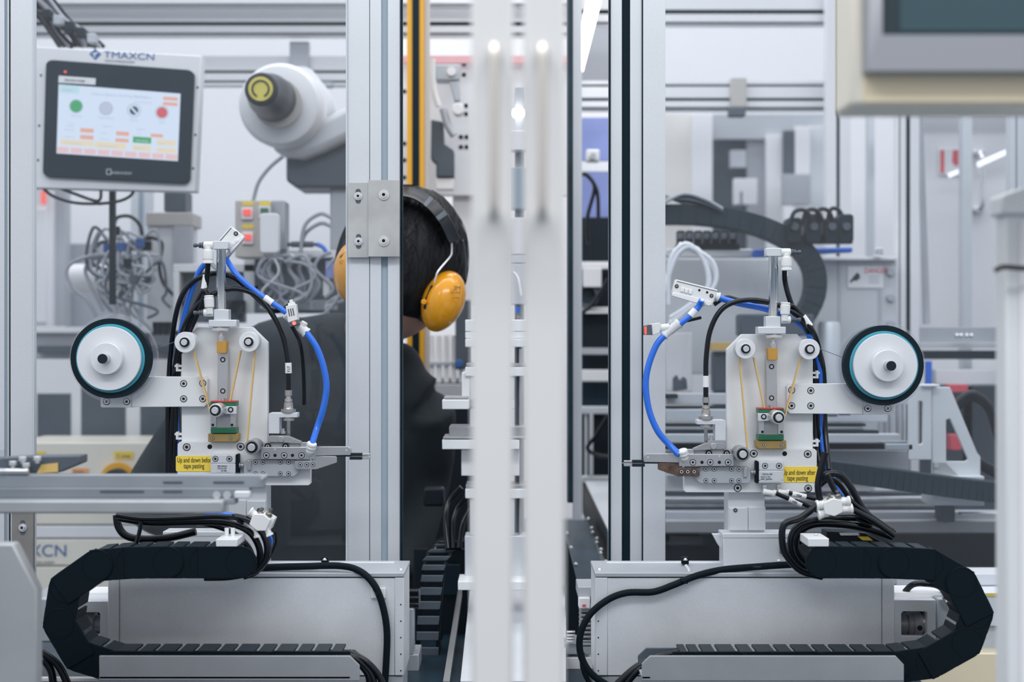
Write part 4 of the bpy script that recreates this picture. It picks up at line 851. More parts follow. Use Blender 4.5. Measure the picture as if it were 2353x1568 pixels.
# clothing
t = G().tube([(838, 800, 2.225), (838, 850, 2.235), (800, 960, 2.25), (778, 1100, 2.26), (785, 1300, 2.27), (795, 1440, 2.28)], [95, 150, 215, 212, 200, 196], 32, 5, flat=0.60)
t.tube([(600, 806, 2.24), (700, 800, 2.235), (800, 795, 2.235), (880, 868, 2.23), (970, 928, 2.225)], [68, 72, 74, 70, 68], 20, 5, flat=1.0)
t.tube([(978, 935, 2.225), (985, 1030, 2.26), (975, 1120, 2.28), (945, 1260, 2.20), (912, 1320, 2.12)], [72, 62, 58, 48, 38], 18, 5)
t.tube([(680, 805, 2.24), (600, 830, 2.235), (490, 930, 2.22), (405, 1040, 2.21), (342, 1148, 2.19), (400, 1198, 2.13), (480, 1245, 2.07)], [86, 80, 70, 66, 60, 48, 40], 18, 5)
sh = part(pe, 'shirt', t, M['shirt'], 0, 'charcoal shirt'); rem(sh, 0.008, 6)
t = G().tube([(795, 1400, 2.275), (795, 1500, 2.28)], [190, 185], 24, 2, flat=0.62)
t.tube([(725, 1470, 2.28), (718, 1900, 2.30), (715, 2600, 2.32)], [112, 90, 72], 18, 4); t.tube([(868, 1470, 2.28), (872, 1900, 2.30), (875, 2600, 2.32)], [112, 90, 72], 18, 4)
tr_ = part(pe, 'trousers', t, M['trous']); rem(tr_, 0.009, 5)
def hairf(d):
    f = 1.0
    if d.z < -0.35: f = 1 - 0.20*(-d.z - 0.35)
    if d.y > 0.25: f *= 1 - 0.30*(d.y - 0.25) if d.z < 0.45 else 1
    if d.z < -0.62 and d.y < 0.3: f *= 1 - min(0.12, (-d.z - 0.62)*0.6)
    return f * (1 + 0.012*noise.noise(d*9))
h = G().ell(924, 607, 2.155, 150, 182, 104, 14, 64, 44, hairf)
ho = part(pe, 'hair', h, M['hair'])
# fine strands over the crown
st = G()
for i in range(340):
    th = RND.uniform(0.15, 2.0); ph = RND.uniform(PI*0.98, PI*2.02)
    P = []
    for k in range(5):
        a = th + 0.11*k; p_ = ph + 0.03*k*RND.uniform(-1, 1)
        d = Vector((math.sin(a)*math.cos(p_), math.sin(a)*math.sin(p_), math.cos(a)))
        c = W(924, 607, 2.155); q = 2.155/K; rot = math.radians(-14); ca, sa = math.cos(rot), math.sin(rot); f = hairf(d)*(1.006 + 0.002*k)
        px, py, pz = d.x*150*q*f, d.y*0.104*f, d.z*182*q*f
        P.append(c + Vector((px*ca - pz*sa, py, px*sa + pz*ca)))
    st.tube(P, 0.0006, 3, 2, raw=True)
part(ho, 'strands', st, M['hair'], kind='stuff')
# shadowed nape skin shows through the body; ear defenders are worn
e = thing('ear_defenders', 'yellow ear defenders with a black headband on the worker', 'ear defenders', (925, 765, 2.13))
bd = [(815, 470), (860, 446), (915, 440), (955, 447), (990, 470), (1022, 508), (1045, 556)]
hb = G(); N = 26; 
def hp(t_):  # headband centre line in the picture plane, leaning a little towards the viewer at the cup
    n = len(bd)-1; i = min(int(t_*n), n-1); f = t_*n - i
    p0, p1, p2, p3 = bd[max(i-1, 0)], bd[i], bd[i+1], bd[min(i+2, n)]
    return [0.5*((2*p1[k]) + (p2[k]-p0[k])*f + (2*p0[k]-5*p1[k]+4*p2[k]-p3[k])*f*f + (-p0[k]+3*p1[k]-3*p2[k]+p3[k])*f**3) for k in (0, 1)]
ring = []
for i in range(N+1):
    x, y = hp(i/N); x2, y2 = hp(min(i/N + 0.02, 1)); x1, y1 = hp(max(i/N - 0.02, 0)); dx, dy = x2-x1, y2-y1; L = math.hypot(dx, dy); nx, ny = dy/L, -dx/L
    w_ = 13 + 4*max(0, i/N - 0.4)
    ring.append([(x + nx*w_, y + ny*w_, 2.075 + 0.02*(1 - i/N)), (x - nx*w_*0.8, y - ny*w_*0.8, 2.050 + 0.012*(1 - i/N)), (x - nx*w_*1.0, y - ny*w_*1.0, 2.056 + 0.012*(1 - i/N)), (x + nx*w_*0.8, y + ny*w_*0.8, 2.085 + 0.02*(1 - i/N))])
vs = [W(*p) for r_ in ring for p in r_]; fs = []
for i in range(N):
    for k in range(4): fs.append([i*4+k, i*4+(k+1) % 4, (i+1)*4+(k+1) % 4, (i+1)*4+k])
fs += [[0, 1, 2, 3], [N*4+3, N*4+2, N*4+1, N*4]]
hb.add(vs, fs); part(e, 'headband', hb, M['rubber'], 0.0012)
for t0 in (0.62, 0.80):
    i = int(t0*N); g = G(); r0, r1 = ring[i], ring[i+1]
    g.add([W(p[0], p[1], p[2]-0.0025) for p in (r0[0], r0[1], r1[1], r1[0])] + [W(p[0], p[1], p[2]+0.001) for p in (r0[0], r0[1], r1[1], r1[0])], [[0, 1, 2, 3], [7, 6, 5, 4], [0, 4, 5, 1], [1, 5, 6, 2], [2, 6, 7, 3], [3, 7, 4, 0]])
    part(e, 'band_ridge', g, M['bgd'], 0.0006)
part(e, 'wire', G().tube([(1038, 552, 2.066), (1038, 580, 2.066), (1033, 592, 2.062), (1008, 622, 2.052), (1002, 636, 2.05), (998, 650, 2.05)], 2.2, 8, 3), M['steel_lt'])
part(e, 'wire', G().tube([(1064, 552, 2.08), (1070, 590, 2.09), (1071, 640, 2.10)], 2.2, 8, 3), M['bgd'])
def cup(x, y, rot, sgn):
    def cf(d):  # flattened egg
        return (1 - 0.10*max(0, -d.z), 1, 1)
    c = part(e, 'ear_cup', G().ell(x, y, 2.082, 49, 73, 42, rot, 40, 26, cf), M['muff'], 0, 'glossy yellow ear cup')
    part(c, 'cushion', G().ell(x - 12*sgn, y - 4, 2.100, 40, 66, 40, rot, 32, 20), M['rubber'])
    return c
c1 = cup(1018, 693, 21, 1); c2 = cup(815, 625, 8, -1)
text(c1, '3M', 1041, 667, 2.041, 10, M['ink'], 1.0, sp=0.9, rot=-2); text(c1, 'PELTOR', 1036, 675, 2.041, 4.5, M['ink'], 1.0); text(c1, 'OPTIME', 1039, 687, 2.041, 3.4, M['ink'], 1.0)
for c, x, y, s_ in ((c1, 974, 694, 1), (c2, 786, 601, 1)):
    part(c, 'yoke', G().poly([(x+16, y-40), (x+24, y-38), (x+10, y+18), (x-2, y+16), (x+2, y-6)], 2.052, 8) if s_ and c is c1 else G().poly([(x-6, y-12), (x+8, y-24), (x+12, y+8), (x-4, y+10)], 2.052, 8), M['rubber'], 0.002)
    part(c, 'pivot_knob', G().cyl(x, y, 2.048, 2.046, 2.056, 6.5, 20), M['muff'], 0.001)
# ---------------------------------------------------------------- hall: floor, back wall
def wb(x0, x1, y0, y1, z0, z1):
    return G().add([Vector((x, y, z)) for x in (x0, x1) for y in (y0, y1) for z in (z0, z1)], [[0, 1, 3, 2], [4, 6, 7, 5], [0, 4, 5, 1], [2, 3, 7, 6], [0, 2, 6, 4], [1, 5, 7, 3]])
struct('floor', wb(-5, 5, -0.6, 4.3, -0.1, 0), M['floor']); struct('wall_back', wb(-5, 5, 4.2, 4.3, 0, 3.4), M['wallp'])
def bx(o, nm, x0, y0, x1, y1, Y, t, m, bev=0.001, label=None): return part(o, nm, G().box(x0, y0, x1, y1, Y, t), M[m], bev, label)
def sb(nm, lb, cat, x0, y0, x1, y1, Y, t, m, group=None, bev=0.001): return solo(nm, G().box(x0, y0, x1, y1, Y, t), M[m], lb, cat, group, bev)
def hrail(lb, x0, x1, y0, y1, Y, gr, m='bgw'):
    o = thing('cross_rail', lb, 'rail', ((x0+x1)/2, y1, Y), 'aluminium cross rails'); ys = [y0]
    gr = [(a-1.2, b+1.2) for a, b in gr]
    for a, b in gr: ys += [a, b]
    ys.append(y1); g = G()
    for i in range(0, len(ys), 2): g.box(x0, ys[i], x1, ys[i+1], Y, 30)
    g.box(x0, y0+1, x1, y1-1, Y+0.012, 20); part(o, 'profile', g, M[m], 0.0006)
    for a, b in gr: part(o, 'groove', G().box(x0, a, x1, b, Y+0.006, 5), M['slotd'])
    return o
hrail('aluminium cross rail above the touch screen, topmost on the worker side', -250, 1325, 14, 82, 2.95, [(51, 58), (76, 79)])
hrail('aluminium cross rail behind the robot arm, lower one', -250, 1325, 128, 196, 3.0, [(163, 167), (186, 189)])
hrail('highest aluminium cross rail, cut by the picture top, worker side', -250, 1325, -30, 13, 2.9, [(9, 11)])
hrail('aluminium cross rail beside the operator panel, topmost', 1330, 2600, -10, 56, 2.95, [(23, 31), (51, 54)])
hrail('aluminium cross rail beside the operator panel, lower one', 1330, 2600, 186, 252, 3.0, [(195, 198), (226, 231), (247, 250)])
def vpost(lb, x0, x1, y0, Y, gr=(), m='bgw', y1=None): return post('frame_post', lb, x0, x1, y0, y1 or ((CY + 0.4245*K/Y) if 2.0 < Y < 3.3 and x0 > 1200 else tall(Y)), Y, 30, list(gr), m, 'distant frame posts')
vpost('pale distant post at the edge of the operator panel', 1900, 1955, -60, 2.9, [(1922, 1930, 'slotd')])
vpost('bluish thin distant post beside the pale distant post', 1996, 2010, 240, 3.3, (), 'alu')
vpost('distant post with a broad dark groove, nearest the warning sticker', 2062, 2112, 200, 2.7, [(2066, 2069, 'slotd'), (2082, 2092, 'slotd')])
vpost('thin distant post beside the chrome door handle', 2213, 2234, 240, 2.9, (), 'alu')
vpost('distant post with fine groove at the picture edge above the column', 2324, 2380, 240, 2.6, [(2334, 2338, 'slot')], 'alu')
vpost('pale narrow post between the machine doors and the dark bay', 1317, 1337, -60, 2.3, (), 'alu', 1196)
vpost('dark blue narrow post at the edge of the machine door', 1303, 1317, -60, 2.25, (), 'dkteal', 1156)
vpost('pale distant post behind the hoses of the grey valve stack', 300, 345, 430, 2.9, [(318, 330, 'slot')], 'alu')
solo('leaning_bar', G().poly([(2113, 250), (2121, 250), (2138, 745), (2126, 745)], 2.75, 20), M['bgg'], 'dark slanted bar leaning behind the broad grooved post', 'bar', None, 0.001)
# cabin door with handle
dd = thing('cabin_door', 'pale distant door with a chrome handle beside the right edge column', 'door', (2260, 790, 3.1))
bx(dd, 'leaf', 2112, 260, 2500, 790, 3.1, 20, 'wallp'); hd = part(dd, 'handle', G().tube([(2250, 350, 3.09), (2250, 350, 3.04), (2256, 362, 3.03), (2258, 420, 3.03), (2256, 470, 3.03), (2250, 482, 3.04), (2250, 482, 3.09)], 7, 12, 4), M['chrome'])
bx(hd, 'base', 2238, 344, 2262, 356, 3.085, 14, 'chrome'); bx(hd, 'base', 2236, 474, 2262, 486, 3.085, 14, 'chrome')
rs = thing('red_reflection', 'painted reflection of blurred red lettering on the distant pale door', 'sign', (2188, 400, 3.09)); bx(rs, 'board', 2158, 340, 2218, 402, 3.092, 3, 'wallp')  # board and marks paint a reflection of red lettering
part(rs, 'mark', G().box(2161, 345, 2170, 398, 3.091, 1), M['redbg']); part(rs, 'mark', G().poly([(2190, 345), (2215, 345), (2212, 358), (2202, 358), (2204, 378), (2196, 382), (2188, 372)], 3.091, 1), M['redbg'])
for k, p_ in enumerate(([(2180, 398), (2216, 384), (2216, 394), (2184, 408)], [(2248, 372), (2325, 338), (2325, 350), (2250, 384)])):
    solo('led_reflection', G().poly(p_, 3.02, 12), M['ledrefl'], ('short', 'long')[k] + ' painted light reflection slanting across the distant door', 'lamp', 'light reflections at the distant door', 0.001)  # glowing strips stand in for reflections of LED light, not fittings
lt = thing('tube_light', 'bright white strip light slanting down from the top behind the machine doors', 'lamp', (1350, 160, 3.2))
part(lt, 'tube', G().add([W(1333, 78, 2.6), W(1356, -40, 2.5), W(1392, -40, 2.5), W(1338, 166, 3.0), W(1333, 78, 2.63), W(1356, -40, 2.53), W(1392, -40, 2.53), W(1338, 166, 3.03)], [[0, 1, 2, 3], [7, 6, 5, 4], [0, 4, 5, 1], [1, 5, 6, 2], [2, 6, 7, 3], [3, 7, 4, 0]]), M['led_on'])
part(lt, 'fixture', G().add([W(1338, 78, 2.64), W(1352, -40, 2.55), W(1392, -40, 2.55), W(1340, 160, 3.05), W(1336, 78, 2.70), W(1356, -40, 2.62), W(1392, -40, 2.62), W(1340, 160, 3.12)], [[0, 1, 2, 3], [7, 6, 5, 4], [0, 4, 5, 1], [1, 5, 6, 2], [2, 6, 7, 3], [3, 7, 4, 0]]), M['bgw'])

# ---------------------------------------------------------------- touch screen on its arm
hm = thing('touch_screen', 'tilted industrial touch screen with coloured buttons and a blue logo above', 'screen', (270, 440, 2.42))
q = lambda u, v: (105 + u*(446-105) + v*(97-105) + u*v*((435-97)-(446-105)), 136 + u*(161-136) + v*(406-136) + u*v*((423-406)-(161-136)))  # bezel corners
def quad(u0, v0, u1, v1): return [q(u0, v0), q(u1, v0), q(u1, v1), q(u0, v1)]
def rq(u0, v0, u1, v1, r=0.03):
    P = rr(0, 0, 1, 1, r, 4); return [q(u0 + a*(u1-u0), v0 + b_*(v1-v0)) for a, b_ in P]
part(hm, 'backing_plate', G().poly([(70, 106), (463, 128), (449, 441), (66, 432)], 2.425, 30), M['bgw'], 0.002)
for p_ in ((94, 173), (90, 289), (87, 368), (454, 201), (449, 310), (444, 387)): screw(hm, p_[0], p_[1], 2.6, 2.4245, 'hole')
bz = part(hm, 'bezel', G().poly(rq(0, 0, 1, 1, 0.05), 2.415, 12), M['shdark2'], 0.002)
# screen corners in uv of the bezel
SU0, SV0, SU1, SV1 = 0.092, 0.205, 0.915, 0.795
def sq(u, v): return q(SU0 + u*(SU1-SU0), SV0 + v*(SV1-SV0) + 0.01*u)
def sbx(nm, u0, v0, u1, v1, m, lb=None): return part(scn, nm, G().poly([sq(u0, v0), sq(u1, v0), sq(u1, v1), sq(u0, v1)], 2.4135, 0.4), M[m], 0, lb)
scn = part(hm, 'display', G().poly([sq(0, 0), sq(1, 0), sq(1, 1), sq(0, 1)], 2.4142, 1), M['scr'], 0, 'lit white display')
part(hm, 'sticker', G().poly([(135, 174), (220, 180), (219, 195), (134, 190)], 2.4135, 1), M['bgw'])
text(hm, 'Information manager', 148, 185, 2.413, 4, M['ink'], 1.0, rot=-3)
part(hm, 'status_light', G().cyl(150, 165, 2.414, 2.413, 2.416, 3, 12), M['lamp_redsoft'])
for i, (u, m_) in enumerate(((0.15, 's_green'), (0.395, 's_grey'), (0.625, 's_dark'), (0.855, 's_red'))):
    x, y = sq(u, 0.30); k = part(scn, 'button', G().cyl(x, y, 2.4137, 2.4131, 2.4141, 16, 28, ri=14), M['s_ink']); part(k, 'button_face', G().cyl(x, y, 2.4136, 2.4130, 2.4141, (14, 14, 10, 12.5)[i], 24), M[m_])
    if i == 2: part(k, 'lever_mark', G().poly([(x-8, y-6), (x-5, y-9), (x+8, y+6), (x+5, y+9)], 2.4127, 0.3), M['scr'])
    text(scn, ('Start up', 'Clear alarm', 'Pause', 'Stop')[i], x, y+24, 2.413, 5, M['s_ink'], 1.1, 'CENTER', rot=-3.5)
sbx('field', 0.01, 0.0, 0.17, 0.12, 's_cyan'); text(scn, 'English', sq(0.03, 0.09)[0], sq(0.03, 0.09)[1], 2.413, 6, M['s_ink'], 1.1, rot=-3.5)
text(scn, 'Lithium Battery Stacking Machine', sq(0.27, 0.12)[0], sq(0.27, 0.12)[1], 2.413, 6.4, M['s_ink'], 1.05, rot=-3.5)
for u0, v0, u1, v1, m_ in ((.86,.06,.98,.11,'s_orange'),(.86,.14,.98,.19,'s_orange'),(.19,.61,.30,.67,'s_orange'),(.19,.71,.30,.77,'s_orange'),(.485,.62,.59,.68,'s_orange'),(.48,.725,.59,.775,'s_orange'),(.77,.62,.87,.67,'s_orange'),
    (.625,.68,.775,.77,'s_green'),(.82,.70,.98,.78,'s_cream'),(.03,.79,.30,.87,'s_cream'),(.31,.79,.57,.88,'s_cream'),(.625,.80,.775,.88,'s_cream'),(.82,.82,.98,.89,'s_cream')): sbx('field', u0, v0, u1, v1, m_)
for k in range(9): sbx('tab', 0.003+k*0.112, 0.905, 0.100+k*0.112, 0.985, 's_pink')
for u, v, s_ in ((.09,.56,'No. of'),(.07,.60,'stacking'),(.06,.66,'Production'),(.06,.76,'Upper limit'),(.37,.57,'Number of'),(.35,.67,'Current'),(.35,.76,'Cycle time'),(.65,.58,'Qualified'),(.66,.64,'rate'),(.06,.85,'Current tension set'),(.34,.86,'Total production set'),(.635,.86,'Other set'),(.835,.77,'Reset'),(.65,.745,'Auto running'),(.62,.11,'Cycle stacking layers'),(.62,.18,'Total stacking layers')):
    text(scn, s_, sq(u, v)[0], sq(u, v)[1], 2.4125, 3.6, M['s_ink' if s_ != 'Auto running' else 'scr'], 1.0, rot=-3.5)
lg = part(hm, 'logo', G().poly([(205, 124), (219, 112), (233, 125), (219, 138)], 2.4245, 0.6), M['logo'], 0, 'blue diamond logo')
part(lg, 'logo_mark', G().poly([(212, 123), (224, 119), (225, 122), (220, 124), (218, 132), (215, 131), (217, 125), (213, 126)], 2.424, 0.4), M['bgw'])
text(hm, 'TMAXCN', 238, 132, 2.4243, 15, M['logo'], 1.30, rot=-3); text(hm, 'WWW.TMAXCN.COM', 240, 141, 2.4243, 4, M['inkg'], 1.2, rot=-3)
text(hm, 'WEINVIEW', 254, 400, 2.4135, 6, M['inkl'], 1.15, rot=-2); part(hm, 'maker_mark', G().frame(rr(244, 388, 256, 402, 2, 2), rr(246, 390, 254, 400, 1, 2), 2.4135, 0.5), M['bgg'])
bx(hm, 'support_pole', 250, 425, 263, 700, 2.47, 12, 'bgk')
for pts, lb in (([(95, 428), (120, 450), (170, 466), (230, 468), (275, 462), (300, 450), (308, 436)], 'lower'), ([(130, 430), (170, 445), (225, 462), (232, 436)], 'upper')):
    cable('screen_cable', pts, 3.6, M['rubber'], lb + ' black cable sagging under the touch screen', 'cable', None, 2.44, ties=[(226, 470, 232, 462, 4)] if lb == 'lower' else ())
# bundle above the screen
for k in range(12):
    x0 = 30 + k*9; o_ = RND.uniform(-12, 12)
    pts = [(x0-30, -40 + o_), (x0+20+o_, 10 + k*3), (x0+60, 38 + o_ + k*2), (x0+85+o_, 70 + k*2), (x0 + 110, 108)]
    cable('robot_cable', pts, 4.5 if k % 3 else 7, M[('rubber', 'rubber', 'gtube', 'black')[k % 4]], ORD[k] + ' cable from the wide post in the dark bundle above the touch screen', 'cable', 'cable bundle above the touch screen', 2.5 + 0.012*(k % 5))
for k in range(5): sb('cable_connector', ORD[k] + ' small connector from the wide post in the bundle above the touch screen', 'connector', 95 + k*26, 20 + k*14, 115 + k*26, 42 + k*14, 2.47, 20, ('bgk', 'bgg', 'bgk', 'bgk', 'bgg')[k], 'connectors above the touch screen', 0.002)
# ---------------------------------------------------------------- robot
rb = thing('industrial_robot', 'white and black industrial robot arm with a yellow marked nose behind the panel', 'robot', (720, 760, 2.62))
def cone(p0, p1, prof, n=48): return G().lathe(p0, p1, prof, n)
A0, A1 = (600, 205, 2.36), (672, 262, 2.66)
nose = part(rb, 'nose', cone(A0, A1, [(0, 36), (3, 39), (30, 41), (60, 47), (100, 53), (180, 55)]), M['bgd2'], 0.001, 'dark conical nose')
part(nose, 'face', G().lathe((598.5, 204, 2.353), A1, [(0, 28), (6, 28)], 40), M['robyel'], 0, 'yellow end face')
part(nose, 'ring_mark', G().add(*(lambda c: (c[0], c[1]))((lambda V: (V, [[i*2, i*2+1, i*2+3, i*2+2] for i in range(27)]))([W(598.5 + r_*math.cos(a), 204 + r_*math.sin(a)*0.98, 2.350 + 0.0004*0) for i in range(28) for a in (math.radians(115 + i*310/27),) for r_ in (17, 21)]))), M['bgk'], 0, 'black open ring mark')
part(rb, 'nose_collar', G().lathe((637, 236, 2.47), (672, 262, 2.66), [(0, 56), (16, 57), (16, 50)], 48), M['bgbeige'], 0, 'brown steel collar')
part(rb, 'wrist', G().lathe((641, 240, 2.50), (700, 275, 2.85), [(0, 70), (6, 88), (30, 97), (110, 98), (170, 90)], 56), M['bgw'], 0, 'white wrist housing')
part(rb, 'forearm', G().tube([(668, 232, 2.66), (704, 258, 2.70), (728, 300, 2.74)], [86, 70, 44], 36, 4), M['bgw'], 0, 'white forearm')
part(rb, 'link', G().poly([(618, 322), (630, 345), (655, 358), (695, 362), (740, 345), (850, 292), (850, 215), (760, 262), (700, 296), (650, 312)], 2.56, 90), M['bgl'], 0.012)
part(rb, 'elbow', G().poly([(657, 350), (800, 300), (800, 432), (682, 432), (657, 416)], 2.60, 110), M['bgd'], 0.006, 'dark grey elbow casting')
part(rb, 'upright', G().box(758, 420, 846, 760, 2.62, 90), M['alu_d'], 0.004)
cable('robot_cable', [(650, 360), (620, 385), (594, 420), (582, 462)], 4.5, M['gtube'], 'grey cable dropping from the robot to the push button box', 'cable', None, 2.52)
# push button box
pb = thing('button_box', 'grey control box with yellow labels and two red lamps under the robot', 'control box', (598, 600, 2.5))
bx(pb, 'housing', 540, 461, 620, 592, 2.5, 60, 'bgbeige', 0.002); bx(pb, 'side_body', 621, 461, 655, 575, 2.53, 50, 'alu_d', 0.003)
for x, y in ((556, 463), (595, 463), (556, 516)): bx(pb, 'caption', x, y, x+27, y+9, 2.498, 3, 'yel', 0, 'yellow caption')
for x, y, m_ in ((567, 488, 'lamp_redsoft'), (607, 485, 'lamp_green'), (568, 545, 'lamp_redsoft')):
    k = bx(pb, 'switch', x-13, y-12, x+13, y+16, 2.492, 8, 'bgw'); bx(k, 'lamp_cap', x-9, y-7, x+9, y+6, 2.485, 8, m_, 0.001, 'red lit cap' if 'red' in m_ else 'green cap')
part(pb, 'duct', G().rbox(597, 490, 640, 582, 2.46, 20, 8, 4), M['bgw'], 0.002)
# ---------------------------------------------------------------- left background machinery
cbx = thing('machine_cabinet', 'pale machine cabinet with dark windows behind the tape reel', 'cabinet', (230, 1018, 2.9))
bx(cbx, 'frame', 40, 752, 470, 765, 2.88, 60, 'bgw'); bx(cbx, 'body', 40, 765, 470, 1020, 2.9, 60, 'bgg')
bx(cbx, 'dark_rail', 85, 795, 470, 812, 2.88, 20, 'bgd'); bx(cbx, 'lower_body', 40, 826, 470, 1020, 2.875, 20, 'bgw')
for x0, x1 in ((85, 162), (186, 288), (322, 420)): bx(cbx, 'window', x0, 905 if x0 < 100 else 880, x1, 1012, 2.872, 3, 'bgd')
wd = thing('wall_cabinet', 'tall pale cabinet front with a small red lamp beside the wide post', 'cabinet', (100, 752, 3.2)); bx(wd, 'body', 20, 430, 120, 750, 3.2, 60, 'bgw'); bx(wd, 'inner_panel', 60, 480, 106, 742, 3.195, 5, 'wallp')
part(wd, 'signal_lamp', G().lathe((100, 470, 3.17), (100, 440, 3.17), [(0, 6), (28, 6), (32, 3)], 16), M['lamp_redsoft'], 0, 'soft red lamp')
bx(wd, 'side_panel', 121, 430, 150, 750, 3.22, 40, 'bgg')
sb('grey_partition', 'dull grey partition behind the grey hose loops', 'partition', 150, 560, 300, 752, 3.3, 20, 'bgg2')
mc = thing('valve_stack', 'grey valve stack with a beige top beside the hose tangle', 'machine', (385, 760, 2.7))
bx(mc, 'body', 338, 520, 432, 760, 2.7, 80, 'bgw'); bx(mc, 'top_casting', 335, 488, 440, 519, 2.69, 90, 'bgbeige', 0.002, 'beige top'); bx(mc, 'upper_motor', 376, 438, 426, 487, 2.7, 60, 'bgd', 0.003, 'dark motor'); bx(mc, 'dark_side', 400, 520, 440, 612, 2.685, 20, 'bgg')
part(mc, 'canister', G().lathe((160, 640, 2.75), (260, 640, 2.75), [(0, 26), (6, 33), (90, 33), (98, 30)], 28), M['bgw'], 0, 'horizontal canister')
bx(mc, 'manifold', 236, 650, 325, 668, 2.66, 40, 'bgw'); bx(mc, 'manifold_block', 262, 585, 300, 640, 2.68, 40, 'bgg'); bx(mc, 'blue_mark', 237, 553, 258, 580, 2.655, 12, 'logo', 0.001, 'blue cap'); bx(mc, 'blue_mark', 229, 614, 240, 640, 2.655, 12, 'logo', 0.001, 'blue cap')
for k in range(4): bx(mc, 'solenoid', 300 + k*9, 566 - k*12 % 30, 345, 576 - k*12 % 30, 2.66, 16, 'bgk', 0.001)
for i in range(6): bx(mc, 'terminal', 350 + i*13, 740, 358 + i*13, 770, 2.64, 20, 'bgk')
gt = 'grey pneumatic tubes by the valve stack'
tubes = [[(250, 585), (210, 588), (165, 605), (153, 630), (170, 665), (200, 690), (222, 728)], [(260, 590), (215, 595), (196, 620), (210, 660), (238, 715)], [(270, 585), (232, 592), (222, 640), (236, 690), (262, 722)],
         [(262, 520), (270, 500), (300, 498), (322, 520), (330, 560)], [(300, 585), (318, 610), (310, 650), (285, 690), (290, 730)], [(240, 600), (270, 640), (300, 690), (330, 740), (350, 760)], [(262, 560), (290, 575), (310, 600), (300, 640), (320, 660)],
         [(330, 540), (300, 570), (280, 620), (300, 660), (340, 640)], [(255, 620), (260, 680), (280, 720)], [(225, 640), (250, 690), (285, 705), (300, 740)], [(258, 540), (275, 530), (295, 545), (305, 575)], [(345, 545), (372, 560), (366, 610), (375, 650), (400, 680), (425, 700)]]
for k, p_ in enumerate(tubes):
    cable('pneumatic_tube', p_, 4.2, M['rubber' if k in (3, 11) else 'gtube'], 'black cable hanging beside the beige topped valve stack' if k == 11 else 'black cable looping at the top of the hose tangle' if k == 3 else ('outermost', 'second outermost', 'third outermost', '', 'middle', 'steepest', 'upper', 'crossing', 'lowest short', 'lower', 'topmost')[k] + ' smoky grey tube in the tangle beside the valve stack', 'tube', 'black cables by the valve stack' if k in (3, 11) else gt, 2.60 + 0.012*(k % 4))
R2 = random.Random(5)
for k in range(18):
    x, y = R2.uniform(245, 335), R2.uniform(545, 640); x2, y2 = x + R2.uniform(-50, 60), y + R2.uniform(50, 120)
    a_ = R2.choice((-1, 1))*R2.uniform(18, 45)
    cable('pneumatic_tube', [(x, y), (x + a_, y + R2.uniform(-40, 10)), (x + a_*1.3, (y+y2)/2), (x2 - a_*0.5, y2 - 20), (x2, y2)], R2.uniform(3, 4.4), M['bgg' if k % 4 else 'bgd'], 'short grey tube curled inside the dense tangle at the valve stack', 'tube', 'short tubes in the dense tangle', 2.585 + 0.01*(k % 5))
for k in range(14):
    x, y = R2.uniform(600, 780), R2.uniform(580, 620); a_ = R2.choice((-1, 1))*R2.uniform(14, 50)
    cable('pneumatic_tube', [(x, y), (x + a_, y + R2.uniform(-25, 15)), (x + a_*1.4, y + 40), (x + R2.uniform(-50, 50), y + 80), (x + R2.uniform(-40, 40), y + 105)], R2.uniform(3, 4.4), M['gtube' if k % 4 else 'alu'], 'short grey tube curled among the tubes of the dark rack', 'tube', 'short tubes at the dark rack', 2.475 + 0.008*(k % 5))
for k in range(5): sb('tube_clamp', 'small dark fitting in the tangle at the valve stack', 'fitting', 255 + k*14, 520 + (k*37) % 120, 272 + k*14, 540 + (k*37) % 120, 2.575, 14, ('bgk', 'logo', 'bgk', 'bgd', 'logo')[k], 'small fittings in the tangle', 0.001)
wt = thing('work_frame', 'white machine frame with a dark opening behind the cylinder', 'frame', (480, 760, 2.62)); bx(wt, 'crossbar', 398, 607, 585, 625, 2.62, 40, 'bgw'); bx(wt, 'upright', 398, 625, 412, 760, 2.62, 40, 'bgw'); bx(wt, 'upright', 560, 560, 585, 720, 2.62, 40, 'bgw'); bx(wt, 'cover', 412, 626, 560, 742, 2.65, 30, 'bgd')
bx(wt, 'gearbox', 520, 690, 560, 720, 2.6, 30, 'bgk')
rk = thing('relay_rack', 'dark equipment rack full of tubes beside the robot upright', 'machine', (690, 760, 2.56)); bx(rk, 'crossbar', 585, 575, 770, 592, 2.56, 40, 'bgw'); bx(rk, 'back_plate', 585, 592, 800, 720, 2.60, 30, 'bgd'); bx(rk, 'shelf', 600, 690, 770, 712, 2.54, 40, 'bgg')
part(rk, 'horizontal_cylinder', G().lathe((660, 562, 2.52), (735, 562, 2.52), [(0, 5), (10, 5), (10, 7), (60, 7), (60, 4), (75, 4)], 16), M['bgd']); part(rk, 'blue_fitting', G().tube([(728, 562, 2.52), (742, 568), (750, 580)], 5, 10, 3, 2.52), M['blue']); bx(rk, 'blue_valve', 748, 600, 766, 640, 2.5, 16, 'bluebg', 0.001); bx(rk, 'white_valve', 742, 640, 756, 680, 2.5, 16, 'white', 0.001)
for k in range(9):
    x = 610 + k*17
    cable('pneumatic_tube', [(x, 585 + (k % 3)*6), (x - 14 + 6*(k % 4), 620), (x + 22 - 9*(k % 3), 655), (x - 10 + 8*(k % 2), 700)] if k < 7 else [(690, 590), (700, 520+20*(k-7)), (735, 492+22*(k-7)), (760, 500+20*(k-7))], 4.5, M['gtube'], ORD[k] + ' grey tube from the control box at the dark rack beside the robot', 'tube', 'grey tubes at the dark rack', 2.50 + 0.01*(k % 3))
